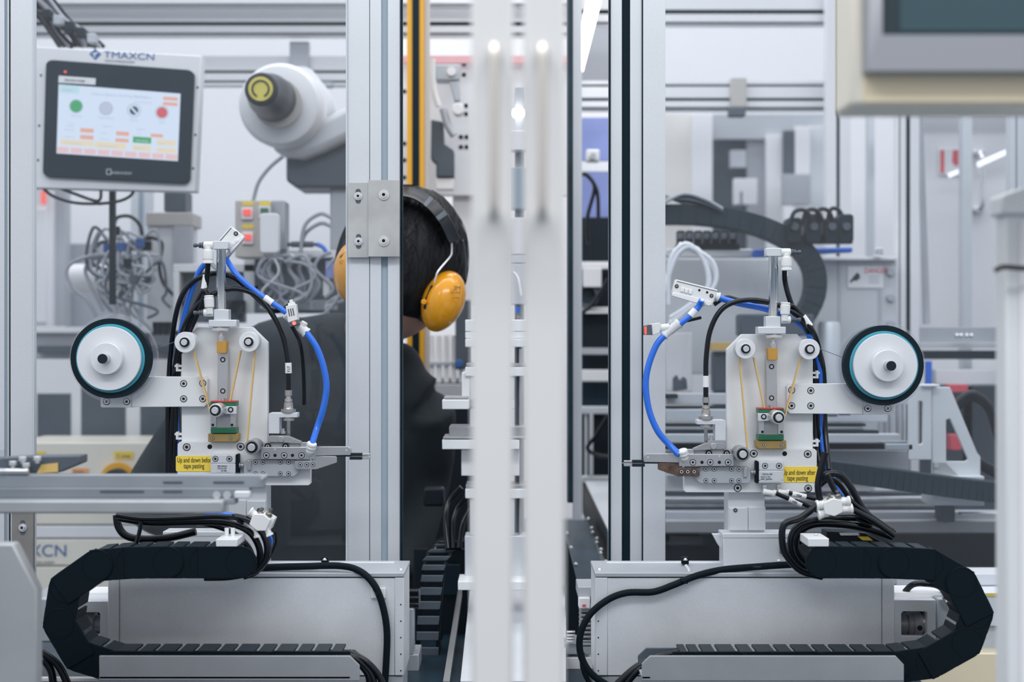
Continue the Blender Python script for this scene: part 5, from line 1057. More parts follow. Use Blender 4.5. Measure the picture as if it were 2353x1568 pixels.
# cream control cabinet
cc = thing('control_cabinet', 'cream control cabinet with yellow stickers and blue lettering below the reel', 'cabinet', (200, 1700, 2.62))
for nm, y0, y1, m_ in (('button_panel', 1018, 1206, 'cream'), ('rail_strip', 1209, 1237, 'bgw'), ('name_panel', 1240, 1300, 'cream'), ('lower_door', 1303, 1800, 'cream')): bx(cc, nm, 20, y0, 560, y1, 2.62, 200, m_, 0.002)
bx(cc, 'caption_sticker', 262, 1038, 306, 1056, 2.618, 1, 'yel', 0); bx(cc, 'caption_sticker', 60, 1038, 103, 1052, 2.618, 1, 'yel', 0); bx(cc, 'orange_sticker', 165, 1077, 203, 1089, 2.618, 1, 'orange', 0)
text(cc, 'C area', 268, 1052, 2.6175, 8, M['inkg'], 1.0); text(cc, 'Robot', 170, 1087, 2.6175, 6, M['inkg'], 1.0); text(cc, 'TMAXCN', 155, 1279, 2.619, 27, M['logo'], 1.05, 'RIGHT'); text(cc, 'www.tmaxcn.com', 125, 1296, 2.619, 8, M['inkg'], 1.3, 'RIGHT')
es_ = part(cc, 'stop_button_collar', G().cyl(272, 1102, 2.617, 2.610, 2.618, 40, 40), M['yelb'], 0.001, 'amber collar'); part(es_, 'stop_button', G().cyl(272, 1104, 2.61, 2.585, 2.61, 28, 36), M['bgk'], 0.003)

# ---------------------------------------------------------------- centre: light curtain, plates, fixtures
lc = thing('light_curtain', 'yellow safety light curtain with a black window strip behind the worker', 'light curtain', (955, 1500, 2.5))
bx(lc, 'housing', 935, -60, 974, 1500, 2.5, 30, 'yelb', 0.001); bx(lc, 'window', 947, -60, 963.5, 1500, 2.497, 4, 'gasket'); bx(lc, 'mounting_profile', 974.5, -60, 986, 1500, 2.505, 30, 'bgbeige')
bp_ = thing('drilled_plate', 'pale vertical machine plate full of drilled holes between post and door', 'plate', (1030, 460, 2.7))
part(bp_, 'plate', G().box(918, 140, 1325, 450, 2.7, 20), M['bgw'], 0.002)
for x, y in ((1066, 147), (1066, 172), (1071, 243), (1071, 262), (1059, 315), (1072, 315), (1059, 338), (1072, 338), (1010, 416), (1038, 416), (1010, 430), (1038, 430), (929, 210), (929, 330), (929, 368), (929, 408)): screw(bp_, x, y, 5, 2.699, 'hole')

gpu = thing('grip_head', 'grey pneumatic grip head hanging beside the light curtain', 'gripper', (1025, 410, 2.6))
bx(gpu, 'top_block', 1001, 148, 1056, 184, 2.62, 40, 'alu_d', 0.002); part(gpu, 'port_disc', G().cyl(1037, 163, 2.61, 2.612, 2.625, 10, 24), M['bgw']); part(gpu, 'slanted_cylinder', G().poly([(1032, 186), (1056, 186), (1057, 232), (1044, 232)], 2.62, 30), M['bgg'], 0.003)
part(gpu, 'knob', G().cyl(1053, 252, 2.6, 2.59, 2.62, 14, 24), M['bgw'], 0.002); part(gpu, 'tube_body', G().tube([(993, 135, 2.6), (995, 200, 2.6), (1008, 245, 2.6)], 7, 14, 3), M['white']); part(gpu, 'dark_jaw', G().poly([(990, 274), (1018, 280), (1020, 330), (1043, 345), (1043, 408), (1002, 408), (1002, 376), (990, 366)], 2.61, 40), M['bgd'], 0.003)
bx(gpu, 'lower_block', 1002, 410, 1042, 435, 2.615, 30, 'bgw'); part(gpu, 'lever', G().tube([(1018, 250, 2.6), (1030, 290, 2.6), (1044, 312, 2.6)], 9, 12, 3), M['alu_d'])
solo('pink_rail', G().box(918, 128, 1325, 145, 2.68, 8), M['pinkm'], 'thin pink guard strip across the top of the drilled plate', 'strip')
sl = thing('louvre_panel', 'white ribbed panel behind the shoulder of the worker', 'panel', (1010, 900, 2.75))
for k in range(5): bx(sl, 'rib', 985 + k*17, 770, 998 + k*17, 880, 2.75, 18, 'bgw'); 
bx(sl, 'foot', 995, 870, 1085, 1250, 2.76, 40, 'bgd'); bx(sl, 'rail', 980, 832, 1090, 840, 2.74, 10, 'bgg'); bx(sl, 'dark_block', 1046, 690, 1084, 850, 2.72, 20, 'bgd'); part(sl, 'blue_knob', G().cyl(1054, 836, 2.7, 2.69, 2.72, 9, 20), M['logo'], 0.001, 'blue knob'); bx(sl, 'sill', 1000, 884, 1100, 935, 2.7, 60, 'bgg'); bx(sl, 'dark_front', 1000, 936, 1100, 1300, 2.7, 50, 'bgk')
sb('side_bracket', 'pale angled bracket beside the head of the worker', 'bracket', 1040, 400, 1100, 700, 2.721, 20, 'bgw')
# stacking fixture
fx = thing('stacking_fixture', 'white tiered battery stacking fixture half hidden by the machine doors', 'fixture', (1130, 1360, 1.93))
for x0, y0, x1, y1, Y in ((1016, 919, 1078, 941, 1.90), (1016, 1011, 1194, 1033, 1.90), (1069, 1124, 1215, 1146, 1.92), (1069, 844, 1215, 865, 1.92), (1069, 779, 1215, 798, 1.92), (1052, 1337, 1240, 1357, 1.88)): bx(fx, 'shelf', x0, y0, x1, y1, Y, 60, 'fxw')
for x0, y0, x1, y1, m_ in ((1069, 735, 1215, 762, 'fxw'), (1069, 763, 1215, 778, 'bgw'), (1061, 856, 1080, 918, 'bgw'), (1060, 1034, 1194, 1094, 'bgw'), (1068, 1232, 1240, 1336, 'alu'), (1080, 942, 1182, 1010, 'alu'), (1080, 1147, 1182, 1231, 'alu'), (1080, 866, 1182, 919, 'alu')): bx(fx, 'block', x0, y0, x1, y1, 1.925, 40, m_)
bx(fx, 'rear_column', 1182, 798, 1200, 1232, 1.96, 30, 'bgd'); part(fx, 'guide_post', G().lathe((1196, 1232, 1.94), (1196, 800, 1.94), [(0, 4), (430, 4)], 14), M['steel'])
bx(fx, 'clear_lid', 1032, 980, 1210, 1004, 1.92, 50, 'steel_g'); bx(fx, 'lower_lid', 1018, 1004, 1210, 1010, 1.9, 60, 'steel_g'); bx(fx, 'cap', 1020, 912, 1076, 918, 1.905, 50, 'steel_g'); bx(fx, 'cap', 1070, 1114, 1215, 1123, 1.925, 50, 'steel_g'); bx(fx, 'cap', 1071, 835, 1215, 843, 1.925, 50, 'steel_g')
sd = thing('fixture_tower', 'slim white instrument tower seen in the gap between the two doors', 'machine', (1190, 735, 2.1)); 
for y0, y1, m_ in ((500, 585, 'bgw'), (586, 605, 'alu'), (606, 700, 'alu'), (385, 480, 'slot'), (300, 345, 'bgw')): bx(sd, 'segment', 1172, y0, 1212, y1, 2.1, 30, m_)
bx(sd, 'spine', 1182, 200, 1206, 1240, 2.131, 20, 'bgg')
part(sd, 'blue_port', G().cyl(1189, 712, 2.1, 2.09, 2.10, 7, 18), M['blue']); part(sd, 'coil', G().lathe((1190, 748, 2.09), (1190, 722, 2.09), [(0, 6)] + [(i*2+1, 8 if i % 2 else 5.5) for i in range(12)], 14), M['steel'])
part(sd, 'hook_tube', G().tube([(1178, 626, 2.08), (1190, 640), (1198, 680)], 3.5, 10, 3, 2.08), M['wtube'])
solo('gap_lamp', G().rbox(1174, 249, 1208, 268, 2.118, 12, 9, 5), M['led_on'], 'small glowing white lamp in the gap between the two doors', 'lamp', None)
# centre cable chain seen end on
ch = thing('cable_chain', 'black ribbed cable chain rising end on beside the worker', 'cable chain', (985, 1500, 1.85), 'black cable chains')
seg = [(1040, 1243, 60, 2.10), (1030, 1250, 62, 2.04), (1020, 1262, 62, 1.99), (1008, 1278, 60, 1.95), (998, 1298, 56, 1.92), (994, 1322, 54, 1.905), (991, 1350, 54, 1.90), (988, 1382, 54, 1.895), (985, 1416, 54, 1.89), (983, 1452, 55, 1.885), (982, 1488, 56, 1.88), (982, 1525, 56, 1.875)]
for i in range(len(seg)-1):
    x, y, w_, Y = seg[i]; x2, y2, _, Y2 = seg[i+1]; hgt = (y2-y)
    lk = part(ch, 'link', G().poly([(x-w_/2, y), (x-w_/2+8, y), (x2-w_/2+8, y2-1), (x2-w_/2, y2-1)], Y, 40).poly([(x+w_/2-8, y), (x+w_/2, y), (x2+w_/2, y2-1), (x2+w_/2-8, y2-1)], Y, 40), M['black'], 0.0006)
    part(lk, 'cross_bar', G().poly([(x-w_/2+2, y+1), (x+w_/2-2, y+1), (x2+w_/2-2, y+hgt*0.58), (x2-w_/2+2, y+hgt*0.58)], Y-0.002, 4), M['bgd'], 0.0008)
for k, p_ in enumerate(([(1030, 1262, 1.98), (1024, 1190, 2.0), (1034, 1150, 2.02), (1060, 1120, 2.02)], [(1042, 1262, 1.98), (1040, 1205, 2.0), (1052, 1165, 2.02), (1072, 1140, 2.02)], [(1054, 1262, 1.98), (1062, 1210, 2.0), (1080, 1170, 2.02)])):
    cable('fixture_cable', p_, 7, M['rubber'], ORD[k] + ' black cable from the worker rising from the end on chain to the white fixture', 'cable', 'black cables at the white fixture', 2.0)
sb('hip_pouch', 'dark flat pouch on the side of the worker', 'pouch', 972, 1122, 1020, 1165, 2.06, 30, 'bgk', None, 0.004)
sb('bed_plate', 'dark teal oiled bed plate behind the doors', 'plate', 935, 1540, 1060, 1600, 1.9, 200, 'dkteal')
mb = thing('machine_bed', 'dark oiled machine bed with pale edge rail running under the doors', 'machine', (1200, 2200, 2.4))
V = lambda x, y, Y: W_raw(x, y, Y)
part(mb, 'bed', wb(-0.10, 1.8, 1.985, 3.4, 0.82, 0.875), M['dkteal'], 0.002); part(mb, 'plinth', wb(-0.08, 1.75, 2.02, 3.35, 0, 0.82), M['bgd'])
bc = thing('bed_cover', 'long steel cover plate with a bright edge rail running under the machine doors', 'cover', (1180, 1582, 1.72))
part(bc, 'edge_rail', G().add([W(1052, 1357, 2.0), W(1062, 1357, 2.0), W(1033, 1566, 1.70), W(1018, 1566, 1.70), W(1052, 1372, 2.0), W(1062, 1372, 2.0), W(1033, 1578, 1.70), W(1018, 1578, 1.70)], [[0, 1, 2, 3], [7, 6, 5, 4], [0, 4, 5, 1], [1, 5, 6, 2], [2, 6, 7, 3], [3, 7, 4, 0]]), M['steel'])
part(bc, 'cover_plate', G().add([W(1080, 1357, 2.0), W(1300, 1357, 2.0), W(1300, 1566, 1.70), W(1058, 1566, 1.70), W(1080, 1372, 2.0), W(1300, 1372, 2.0), W(1300, 1578, 1.70), W(1058, 1578, 1.70)], [[0, 1, 2, 3], [7, 6, 5, 4], [0, 4, 5, 1], [1, 5, 6, 2], [2, 6, 7, 3], [3, 7, 4, 0]]), M['panel'])
# tilted dark plate with studs right of the doors
dp = thing('studded_plate', 'dark blue oiled plate with rows of small screws beside the black grooved post', 'plate', (1350, 1350, 2.1))
part(dp, 'plate', G().add([W(1290, 1195, 2.45), W(1350, 1195, 2.45), W(1400, 1345, 1.98), W(1290, 1345, 1.98), W(1290, 1205, 2.45), W(1350, 1205, 2.45), W(1400, 1360, 1.98), W(1290, 1360, 1.98)], [[0, 1, 2, 3], [7, 6, 5, 4], [0, 4, 5, 1], [1, 5, 6, 2], [2, 6, 7, 3], [3, 7, 4, 0]]), M['dkteal'])
for x, y, Y in ((1352, 1196, 2.4), (1360, 1217, 2.34), (1362, 1227, 2.32), (1372, 1241, 2.26), (1372, 1250, 2.24), (1381, 1266, 2.2), (1380, 1274, 2.17), (1392, 1294, 2.1), (1388, 1302, 2.08), (1303, 1229, 2.32), (1312, 1262, 2.2), (1323, 1300, 2.1), (1334, 1343, 2.0)): topscrew(dp, x, y-3, Y, 5)
bm = thing('bright_chute', 'bright sloping steel chute beside the black grooved post', 'chute', (1370, 1200, 2.5)); part(bm, 'floor_plate', G().add([W(1345, 1107, 2.7), W(1402, 1107, 2.7), W(1402, 1215, 2.2), W(1396, 1215, 2.2), W(1345, 1112, 2.7), W(1402, 1112, 2.7), W(1402, 1222, 2.2), W(1396, 1222, 2.2)], [[0, 1, 2, 3], [7, 6, 5, 4], [0, 4, 5, 1], [1, 5, 6, 2], [2, 6, 7, 3], [3, 7, 4, 0]]), M['alu'])
part(bm, 'side_wall', G().add([W(1338, 1110, 2.7), W(1345, 1110, 2.7), W(1396, 1220, 2.2), W(1396, 1300, 2.2), W(1338, 1180, 2.7), W(1338, 1110, 2.72), W(1345, 1110, 2.72), W(1396, 1220, 2.22), W(1396, 1300, 2.22), W(1338, 1180, 2.72)], [[0, 1, 2, 3, 4], [9, 8, 7, 6, 5], [0, 5, 6, 1], [1, 6, 7, 2], [2, 7, 8, 3], [3, 8, 9, 4], [4, 9, 5, 0]]), M['void'])
fr = thing('machine_bay', 'dark machine bay with pale shelves between door and grooved post', 'machine', (1370, 1110, 2.8))
for x0, y0, x1, y1, Y, m_ in ((1337, 0, 1460, 30, 3.2, 'bgw'), (1337, 60, 1460, 190, 3.2, 'bgg'), (1337, 270, 1460, 370, 2.95, 'bluebg'), (1337, 371, 1460, 395, 2.95, 'wtube'), (1337, 396, 1460, 500, 2.95, 'bluebg'), (1337, 500, 1460, 600, 2.9, 'bgk'), (1337, 606, 1460, 618, 2.8, 'bgw'), (1337, 619, 1460, 706, 2.85, 'bgk'), (1337, 706, 1460, 716, 2.8, 'bgw'), (1337, 720, 1460, 850, 2.85, 'bgk'), (1337, 851, 1460, 876, 2.78, 'bgw'), (1337, 877, 1460, 935, 2.85, 'dkteal'), (1337, 935, 1460, 951, 2.75, 'alu'), (1337, 952, 1460, 1096, 2.9, 'bgk'), (1337, 1096, 1460, 1110, 2.75, 'alu'), (1345, 951, 1350, 1096, 2.76, 'alu'), (1355, 951, 1363, 1096, 2.75, 'alu')): bx(fr, 'shelf' if m_ in ('bgw', 'alu') else 'panel', x0, y0, x1, y1, Y, 25, m_)  # the blue panels carry the glow inside the bay as colour
part(fr, 'lens_ring', G().cyl(1348, 681, 2.8, 2.77, 2.85, 26, 36, ri=19), M['bgd']); part(fr, 'lens', G().cyl(1348, 681, 2.8, 2.80, 2.85, 18, 30), M['screen']); bx(fr, 'white_connector', 1347, 343, 1378, 372, 2.7, 20, 'white', 0.003); part(fr, 'connector_knob', G().cyl(1362, 360, 2.69, 2.68, 2.70, 7, 18), M['bgg'])
bx(fr, 'bright_cover', 1340, 616, 1382, 660, 2.76, 20, 'bgw'); bx(fr, 'pipe_shelf', 1337, 800, 1460, 815, 2.8, 20, 'bgg')
for k, p_ in enumerate(([(1337, 400), (1352, 405), (1372, 440), (1375, 500)], [(1345, 400), (1366, 430), (1350, 500), (1352, 560)], [(1398, 640), (1380, 670), (1360, 700), (1337, 720)], [(1398, 955), (1370, 1000), (1350, 1030), (1372, 1046), (1400, 1050)])):
    cable('bay_cable', p_, 4.5, M['rubber'], ('black cable arching below the white connector', 'black cable hanging down the blue glow panels', 'black cable beside the round lens', 'black cable curling under the lower shelf of the bay')[k], 'cable', None, 2.68)
mo = thing('ribbed_motor', 'ribbed steel motor block low between door and drive', 'motor', (1350, 1560, 1.78)); bx(mo, 'flange', 1328, 1349, 1366, 1374, 1.80, 60, 'alu_d'); bx(mo, 'label_plate', 1330, 1375, 1356, 1399, 1.79, 20, 'bgw'); part(mo, 'red_mark', G().box(1338, 1390, 1346, 1395, 1.7885, 1), M['redbg'])
for k in range(9): bx(mo, 'fin', 1334, 1402 + k*10, 1362, 1408 + k*10, 1.80, 50, 'steel_g')
bx(mo, 'lower_block', 1296, 1478, 1360, 1505, 1.8, 50, 'alu_d'); bx(mo, 'foot_plate', 1290, 1512, 1362, 1600, 1.8, 120, 'bgw'); 
for k in range(4): bx(mo, 'clip', 1302, 1452 + k*7, 1322, 1455 + k*7, 1.79, 8, 'steel_lt')
solo('bay_chain', G().poly([(1300, 1250), (1304, 1250), (1332, 1360), (1338, 1470), (1320, 1500), (1300, 1440)], 1.90, 40), M['black'], 'dark blue black cable guide at the edge of the machine door', 'cable guide', None, 0.001)

sb('dark_backing', 'added dark backing sheet between the worker and the white fixture base', 'guard', 950, 1262, 1075, 1640, 2.06, 6, 'bgk')  # dark sheet added so the gaps behind the chain read dark
sb('blue_lit_cover', 'small cover plate coloured as if lit blue behind the end on cable chain', 'cover', 1020, 1298, 1056, 1368, 2.045, 6, 'dkteal')  # dark teal colour stands for bluish light on this plate
# small motor by the worker
sm = thing('small_motor', 'grey small motor with black rings beside the covered drive end', 'motor', (948, 1540, 1.80)); bx(sm, 'body', 937, 1365, 962, 1400, 1.80, 40, 'bgd', 0.002)
for k in range(3): part(sm, 'ring', G().lathe((938, 1360 + k*15, 1.80), (962, 1360 + k*15, 1.80), [(0, 7), (24, 7)], 16), M['rubber'])
bx(sm, 'bracket', 937, 1400, 950, 1505, 1.79, 30, 'alu_d'); bx(sm, 'foot', 934, 1505, 962, 1590, 1.79, 60, 'alu_d')
# ---------------------------------------------------------------- machinery behind the panel at the station labelled after
bw = thing('back_booth', 'pale booth with cream and white panels and a dark doorway, far behind', 'booth', (1720, 1000, 3.6))
for x0, y0, x1, y1, m_, Y in ((1460, 262, 1590, 2000, 'booth_cream', 3.6), (1591, 262, 1637, 2000, 'bgw', 3.58), (1638, 262, 1910, 320, 'bgg', 3.62), (1638, 321, 1716, 2000, 'bgd', 3.66), (1717, 321, 1760, 1000, 'bgg', 3.64), (1761, 310, 1800, 1000, 'bgw', 3.6), (1801, 300, 1826, 400, 'bgd', 3.58), (1827, 290, 1862, 1000, 'bgw', 3.58), (1863, 290, 1920, 1000, 'alu', 3.6)): bx(bw, 'panel', x0, y0, x1, y1, Y, 20, m_)
bx(bw, 'bright_block', 1680, 345, 1715, 385, 3.55, 30, 'bgg'); bx(bw, 'bright_block', 1688, 410, 1740, 470, 3.5, 30, 'bgw'); bx(bw, 'dark_block', 1800, 400, 1862, 470, 3.5, 30, 'bgg'); bx(bw, 'leaning_rod', 1702, 440, 1706, 480, 3.4, 10, 'bgd')
hb = thing('hanging_bracket', 'beige hanging bracket with dark foot on the lower cross rail', 'bracket', (1695, 262, 2.95)); bx(hb, 'strap', 1680, 178, 1716, 246, 2.979, 20, 'bgbeige', 0.002); bx(hb, 'foot', 1676, 247, 1714, 266, 2.94, 30, 'bgd', 0.002)
hb = thing('hanging_bracket', 'grey hanging bracket on the cross rail above the robot arm', 'bracket', (690, 210, 2.9)); bx(hb, 'strap', 665, 95, 710, 190, 2.979, 20, 'bgg', 0.002); bx(hb, 'foot', 720, 188, 765, 200, 2.9, 20, 'alu_d', 0.002)
def bigchain(label, pts, w_, Y, n, grp='black cable chains'):
    o = thing('cable_chain', label, 'cable chain', (pts[0][0], max(p[1] for p in pts), Y), grp); P = []
    for i in range(len(pts)-1):
        p0, p1, p2, p3 = pts[max(i-1, 0)], pts[i], pts[i+1], pts[min(i+2, len(pts)-1)]
        for k in range(6):
            f = k/6; P.append([0.5*((2*p1[c]) + (p2[c]-p0[c])*f + (2*p0[c]-5*p1[c]+4*p2[c]-p3[c])*f*f + (-p0[c]+3*p1[c]-3*p2[c]+p3[c])*f**3) for c in (0, 1)])
    P.append(list(pts[-1])); step = max(1, len(P)//n)
    for i in range(0, len(P)-1, step):
        j = min(i+step, len(P)-1)
        def nrm(a):
            b0, b1 = P[max(a-1, 0)], P[min(a+1, len(P)-1)]; L = math.hypot(b1[0]-b0[0], b1[1]-b0[1]); return (-(b1[1]-b0[1])/L, (b1[0]-b0[0])/L)
        na, nb = nrm(i), nrm(j); h = w_/2; a, b_ = P[i], P[j]; e = 0.0012*((i//step) % 2)
        part(o, 'link', G().poly([(a[0]+na[0]*h, a[1]+na[1]*h), (b_[0]+nb[0]*h, b_[1]+nb[1]*h), (b_[0]-nb[0]*h, b_[1]-nb[1]*h), (a[0]-na[0]*h, a[1]-na[1]*h)], Y + e, 50), M['bgk2'], 0.0008)
    return o
bigchain('dark cable chain arching behind the cylinder and curling down beside the grey box', [(1500, 492), (1600, 492), (1700, 505), (1780, 530), (1845, 570), (1876, 620), (1876, 680), (1850, 730), (1815, 765)], 44, 2.52, 22)
for k in range(5): cable('chain_cable', [(1520, 470 - k*6), (1570, 446 + k*5), (1620, 458 + k*4), (1660, 480 + k*2)], 4, M['rubber' if k % 2 else 'gtube'], ORD[k] + ' cable from the top arching above the dark curved chain', 'cable', 'cables above the dark curved chain', 2.5 + 0.01*k)
mn = thing('valve_manifold', 'row of black solenoid valves under the dark curved chain', 'valve manifold', (1630, 580, 2.6)); bx(mn, 'base', 1556, 560, 1700, 576, 2.6, 40, 'bgk')
for k in range(7): v_ = bx(mn, 'valve', 1558 + k*20, 530, 1573 + k*20, 560, 2.59, 30, 'bgk'); bx(v_, 'cap', 1560 + k*20, 536, 1570 + k*20, 548, 2.575, 12, 'alu_d')
cn = thing('connector_bank', 'bank of black round connectors at the end of the dark curved chain', 'connectors', (1905, 575, 2.5)); bx(cn, 'strip', 1800, 540, 1960, 560, 2.53, 20, 'bgk')
for k, x in enumerate((1826, 1870, 1912, 1945)): 
    c_ = part(cn, 'connector', G().rbox(x-17, 500 - (k % 2)*8, x+17, 558, 2.5, 40, 8, 4), M['bgk'], 0.002); part(c_, 'cap', G().cyl(x+2, 520, 2.49, 2.492, 2.50, 9, 20), M['bgd'])
for k in range(4): cable('connector_cable', [(1815 + k*28, 520), (1825 + k*28, 488 - k*2), (1850 + k*26, 484), (1868 + k*24, 510)], 5, M['rubber'], ORD[k] + ' thick black cable from the cylinder looping over the connector bank', 'cable', 'cables over the connector bank', 2.48 + 0.01*k)
bt = thing('blue_roller', 'pale long bar with a blue wrapped end behind the cylinder', 'bar', (1830, 590, 2.6)); part(bt, 'bar', G().box(1530, 572, 1730, 592, 2.6, 20), M['bgw'], 0.003); part(bt, 'blue_wrap', G().poly([(1731, 574), (1960, 568), (1960, 580), (1880, 584), (1731, 592)], 2.58, 20), M['blue'], 0.003, 'blue wrap')
for k in range(9):
    s_ = k*9
    cable('coiled_tube', [(1535 - s_*0.3, 700 - k*6), (1540 + s_*0.4, 600 - k*3), (1575 + s_*0.5, 560 + k*2), (1612 + s_*0.3, 590 + k*6), (1630 - s_*0.2, 650 + k*4), (1600 - s_*0.6, 690 + k*4), (1540, 730 + k*3)] if k < 7 else [(1560 + (k-7)*10, 560), (1630 + (k-7)*6, 600), (1640, 660), (1570, 720), (1525, 760)], 5, M['wtube'], ORD[k] + ' milky white tube of the coil beside the plain aluminium post, counted outwards', 'tube', 'milky white coiled tubes', 2.42 + 0.012*(k % 4))
gbx = thing('grey_box', 'large grey machine cover with a white warning sticker', 'cover', (1880, 1000, 2.66)); bx(gbx, 'side_cover', 1530, 594, 1885, 860, 2.72, 20, 'bgl', 0.002); bx(gbx, 'front_cover', 1886, 596, 2063, 1000, 2.66, 60, 'bgl', 0.003); bx(gbx, 'top_edge', 1880, 590, 2063, 598, 2.64, 60, 'bgw'); bx(gbx, 'seam', 1925, 600, 1932, 1000, 2.658, 3, 'bgg'); bx(gbx, 'seam', 2018, 660, 2026, 1000, 2.658, 3, 'bgg')
for x, y in ((2048, 625), (2048, 684), (2048, 745)): part(gbx, 'bolt', G().cyl(x, y, 2.65, 2.650, 2.66, 9, 20), M['bgg'], 0.001)
bx(gbx, 'bright_latch', 2012, 570, 2030, 586, 2.62, 20, 'chrome')
ws = part(gbx, 'warning_sticker', G().rbox(1948, 612, 2030, 662, 2.6575, 0.8, 3, 3), M['wsleeve'], 0, 'white warning sticker'); part(ws, 'hazard_figure', G().poly([(1952, 648), (1964, 632), (1970, 626), (1976, 632), (1976, 640), (1968, 646), (1962, 645), (1956, 650)], 2.657, 0.4), M['ink'])
text(ws, 'DANGER', 1986, 628, 2.6568, 13, M['redbg'], 0.72)
for k in range(3): part(ws, 'print_line', G().box(1996, 634+k*7, 2020, 636+k*7, 2.657, 0.4), M['s_inkm'])
db = thing('grey_actuator', 'dark grey actuator block with yellow stripe behind the roller plate', 'actuator', (1750, 900, 2.5)); bx(db, 'body', 1700, 722, 1870, 772, 2.5, 50, 'bgd', 0.003); bx(db, 'yellow_stripe', 1634, 787, 1690, 806, 2.5, 30, 'yelb2'); bx(db, 'lower_body', 1640, 808, 1700, 900, 2.52, 40, 'bgd', 0.003); bx(db, 'white_cover', 1530, 765, 1590, 900, 2.55, 40, 'bgw')
part(db, 'hook', G().poly([(1548, 870), (1556, 862), (1562, 876), (1572, 866), (1578, 872), (1580, 895), (1548, 900)], 2.5, 20), M['bgd'], 0.001)
vm_ = thing('tube_post', 'thick pale vertical pipe beside the reel of the station labelled after', 'pipe', (1900, 900, 2.55)); part(vm_, 'pipe', G().lathe((1905, 900, 2.55), (1905, 740, 2.55), [(0, 26), (150, 26), (160, 22)], 28), M['alu'])
# slide rails low centre right
sr_ = thing('slide_table', 'stacked steel slide rails passing behind the gripper plates', 'rails', (1800, 1110, 2.3))
for x0, y0, x1, y1, m_, Y in ((1530, 905, 2090, 930, 'bgl', 2.36), (1530, 934, 2030, 940, 'bgk', 2.35), (1530, 941, 2040, 970, 'alu', 2.34), (1530, 974, 1990, 980, 'bgk', 2.33), (1530, 981, 1985, 988, 'bgg', 2.33), (1530, 990, 2020, 997, 'bgk', 2.32), (1530, 998, 2068, 1018, 'alu', 2.31), (1530, 1020, 2085, 1034, 'bgk', 2.34), (1530, 1035, 2090, 1090, 'bgg', 2.38), (1530, 1091, 2000, 1130, 'bgw', 2.42), (1530, 906, 1558, 916, 'bgk', 2.34)): bx(sr_, 'rail' if m_ in ('alu', 'bgw', 'bgg', 'bgl') else 'gap', x0, y0, x1, y1, Y, 25, m_)
ca = thing('clamp_plate_arm', 'small steel clamp with a dark slotted top beside the slotted white bracket', 'clamp', (2065, 1040, 2.2)); part(ca, 'plate', G().poly([(2016, 1015), (2084, 1014), (2098, 1020), (2036, 1022)], 2.24, 20), M['steel_g'], 0.001); bx(ca, 'front_face', 2037, 1021, 2098, 1035, 2.2, 12, 'alu_d', 0.001)
for k in range(4): bx(ca, 'finger', 1900 + k*30, 952 - k*3, 1925 + k*30, 958 - k*3, 2.28, 14, 'bgd')
for k, x in enumerate((2032, 2045, 2062, 2076)): sb('vertical_rod', ORD[k] + ' slim vertical steel rod behind the slotted white bracket, counted towards the bracket', 'rod', x, 900, x + 7, 1072 - k*10, 2.45, 12, ('bgg', 'bgl', 'bgg', 'bgl')[k], 'vertical steel rods')
br = thing('slotted_bracket', 'white bracket with a long slot and a triangular gusset plate', 'bracket', (2170, 1112, 2.2))
part(br, 'front_plate', G().frame(rr(2088, 886, 2140, 1057, 2, 4), rr(2108, 922, 2121, 1022, 6, 4), 2.2, 8), M['plate'], 0.001)
part(br, 'front_plate_top', G().box(2120, 884, 2160, 889, 2.19, 30), M['bgw'], 0.001)
part(br, 'gusset', G().frame([(2143, 890), (2183, 890), (2245, 1040), (2253, 1050), (2253, 1062), (2253, 1094), (2143, 1094)], [(2174, 965), (2184, 962), (2224, 1052), (2226, 1056), (2220, 1061), (2176, 1061), (2174, 1056)], 2.21, 8), M['plate'], 0.001)
part(br, 'corner_plate', G().poly([(2145, 1063), (2173, 1063), (2204, 1095), (2145, 1096)], 2.203, 4), M['zinc'], 0.0006)
for y in (1070, 1086): screw(br, 2152, y, 6, 2.200, 'pin')
bx(br, 'base_plate', 2145, 1095, 2262, 1108, 2.19, 40, 'plate'); bx(br, 'carriage', 2142, 1134, 2262, 1163, 2.2, 60, 'alu', 0.001); bx(br, 'seal_block', 2165, 1164, 2195, 1200, 2.22, 40, 'bgd')
ls = thing('ball_screw', 'long shiny ball screw lying behind the column of the station labelled after', 'screw', (1800, 1165, 2.3)); 
prof = []; 
for i in range(150): prof += [(i*4.6, 6.5), (i*4.6+1.4, 9.5), (i*4.6+3.0, 9.5)]
part(ls, 'thread', G().lathe((1500, 1149, 2.3), (2190, 1149, 2.3), prof, 18), M['steel'])
part(ls, 'rear_thread', G().lathe((1500, 1165, 2.34), (2190, 1165, 2.34), prof, 18), M['steel_g'])
bigchain('flat black cable chain running behind the white bracket to the side column', [(1860, 1078), (1960, 1090), (2060, 1104), (2160, 1118), (2260, 1130), (2330, 1136)], 46, 2.14, 16)
lr = thing('lower_beam', 'long grey and brown machine beam below the ball screw', 'beam', (1900, 1226, 2.25))
for y0, y1, m_, Y in ((1132, 1176, 'bgd', 2.42), (1177, 1196, 'bgg', 2.27), (1198, 1225, 'beamb', 2.24), (1226, 1320, 'void', 2.5)): bx(lr, 'beam_face' if y0 < 1226 else 'recess', 1529, y0, 2420, y1, Y, 30, m_)  # the recess is a dark face painted in for the shaded void
bx(lr, 'bright_edge', 2210, 1180, 2420, 1186, 2.2, 20, 'bgw'); bx(lr, 'ledge', 2060, 1320, 2420, 1346, 2.0, 60, 'bgw')
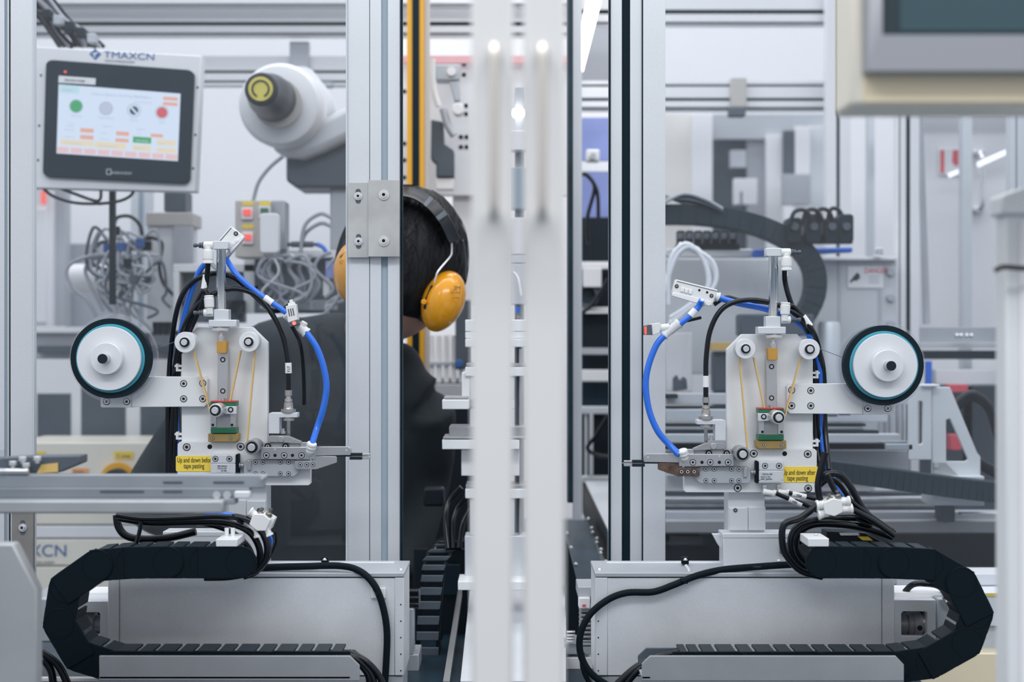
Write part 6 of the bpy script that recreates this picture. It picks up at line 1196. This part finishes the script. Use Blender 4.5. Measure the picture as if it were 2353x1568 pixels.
fb = thing('far_drive', 'pale distant linear drive with a yellow sticker by the side column', 'linear drive', (2270, 1500, 1.95)); bx(fb, 'cover', 2150, 1362, 2420, 1440, 1.95, 60, 'bgw', 0.002); bx(fb, 'lower_cover', 2150, 1441, 2420, 1500, 1.96, 60, 'bgl', 0.002); bx(fb, 'sticker', 2266, 1364, 2420, 1371, 1.948, 1, 'yel', 0, 'yellow sticker')
cc2 = sb('cream_cabinet', 'cream cabinet below the chain curl near the side column', 'cabinet', 2105, 1503, 2420, 2800, 1.92, 60, 'creamo'); 
dk = thing('tool_rack', 'grey and dark shelves with red boxes behind the white bracket', 'shelves', (2200, 905, 2.7))
for x0, y0, x1, y1, m_, Y in ((2112, 752, 2420, 786, 'bgg', 2.7), (2112, 787, 2420, 800, 'bgl', 2.69), (2112, 806, 2420, 826, 'bgk', 2.68), (2150, 850, 2420, 884, 'bgw', 2.66), (2112, 886, 2420, 1110, 'bgd', 2.9)): bx(dk, 'shelf', x0, y0, x1, y1, Y, 60, m_)
for x in (2198, 2208, 2221, 2232): part(dk, 'glass_bead', G().ell(x, 772, 2.66, 5, 6, 6), M['chrome'])
bx(dk, 'red_box', 2180, 884, 2225, 902, 2.6, 30, 'redbg', 0.001, 'red box'); bx(dk, 'red_box', 2185, 1000, 2210, 1035, 2.6, 30, 'redbg', 0.001, 'red box'); bx(dk, 'blue_strip', 2128, 830, 2142, 900, 2.62, 10, 'blue')
for k in range(4): cable('thick_hose', [(2192, 930 + k*14), (2230, 905 + k*10), (2270, 930 + k*8), (2295, 990 + k*20), (2330, 1060 + k*10)] if k < 2 else [(2240, 1040 + k*8), (2275, 1060 + k*8), (2330, 1090 + k*6)], 9, M['rubber'], ORD[k] + ' thick glossy black hose arching beside the side column, counted downwards', 'hose', 'thick black hoses at the side column', 2.3 + 0.02*k)
cable('thin_tube', [(1890, 905), (1893, 960), (1900, 1010), (1905, 1075)], 2.5, M['rubber'], 'thin black tube hanging beside the blue hose', 'tube', None, 1.74)
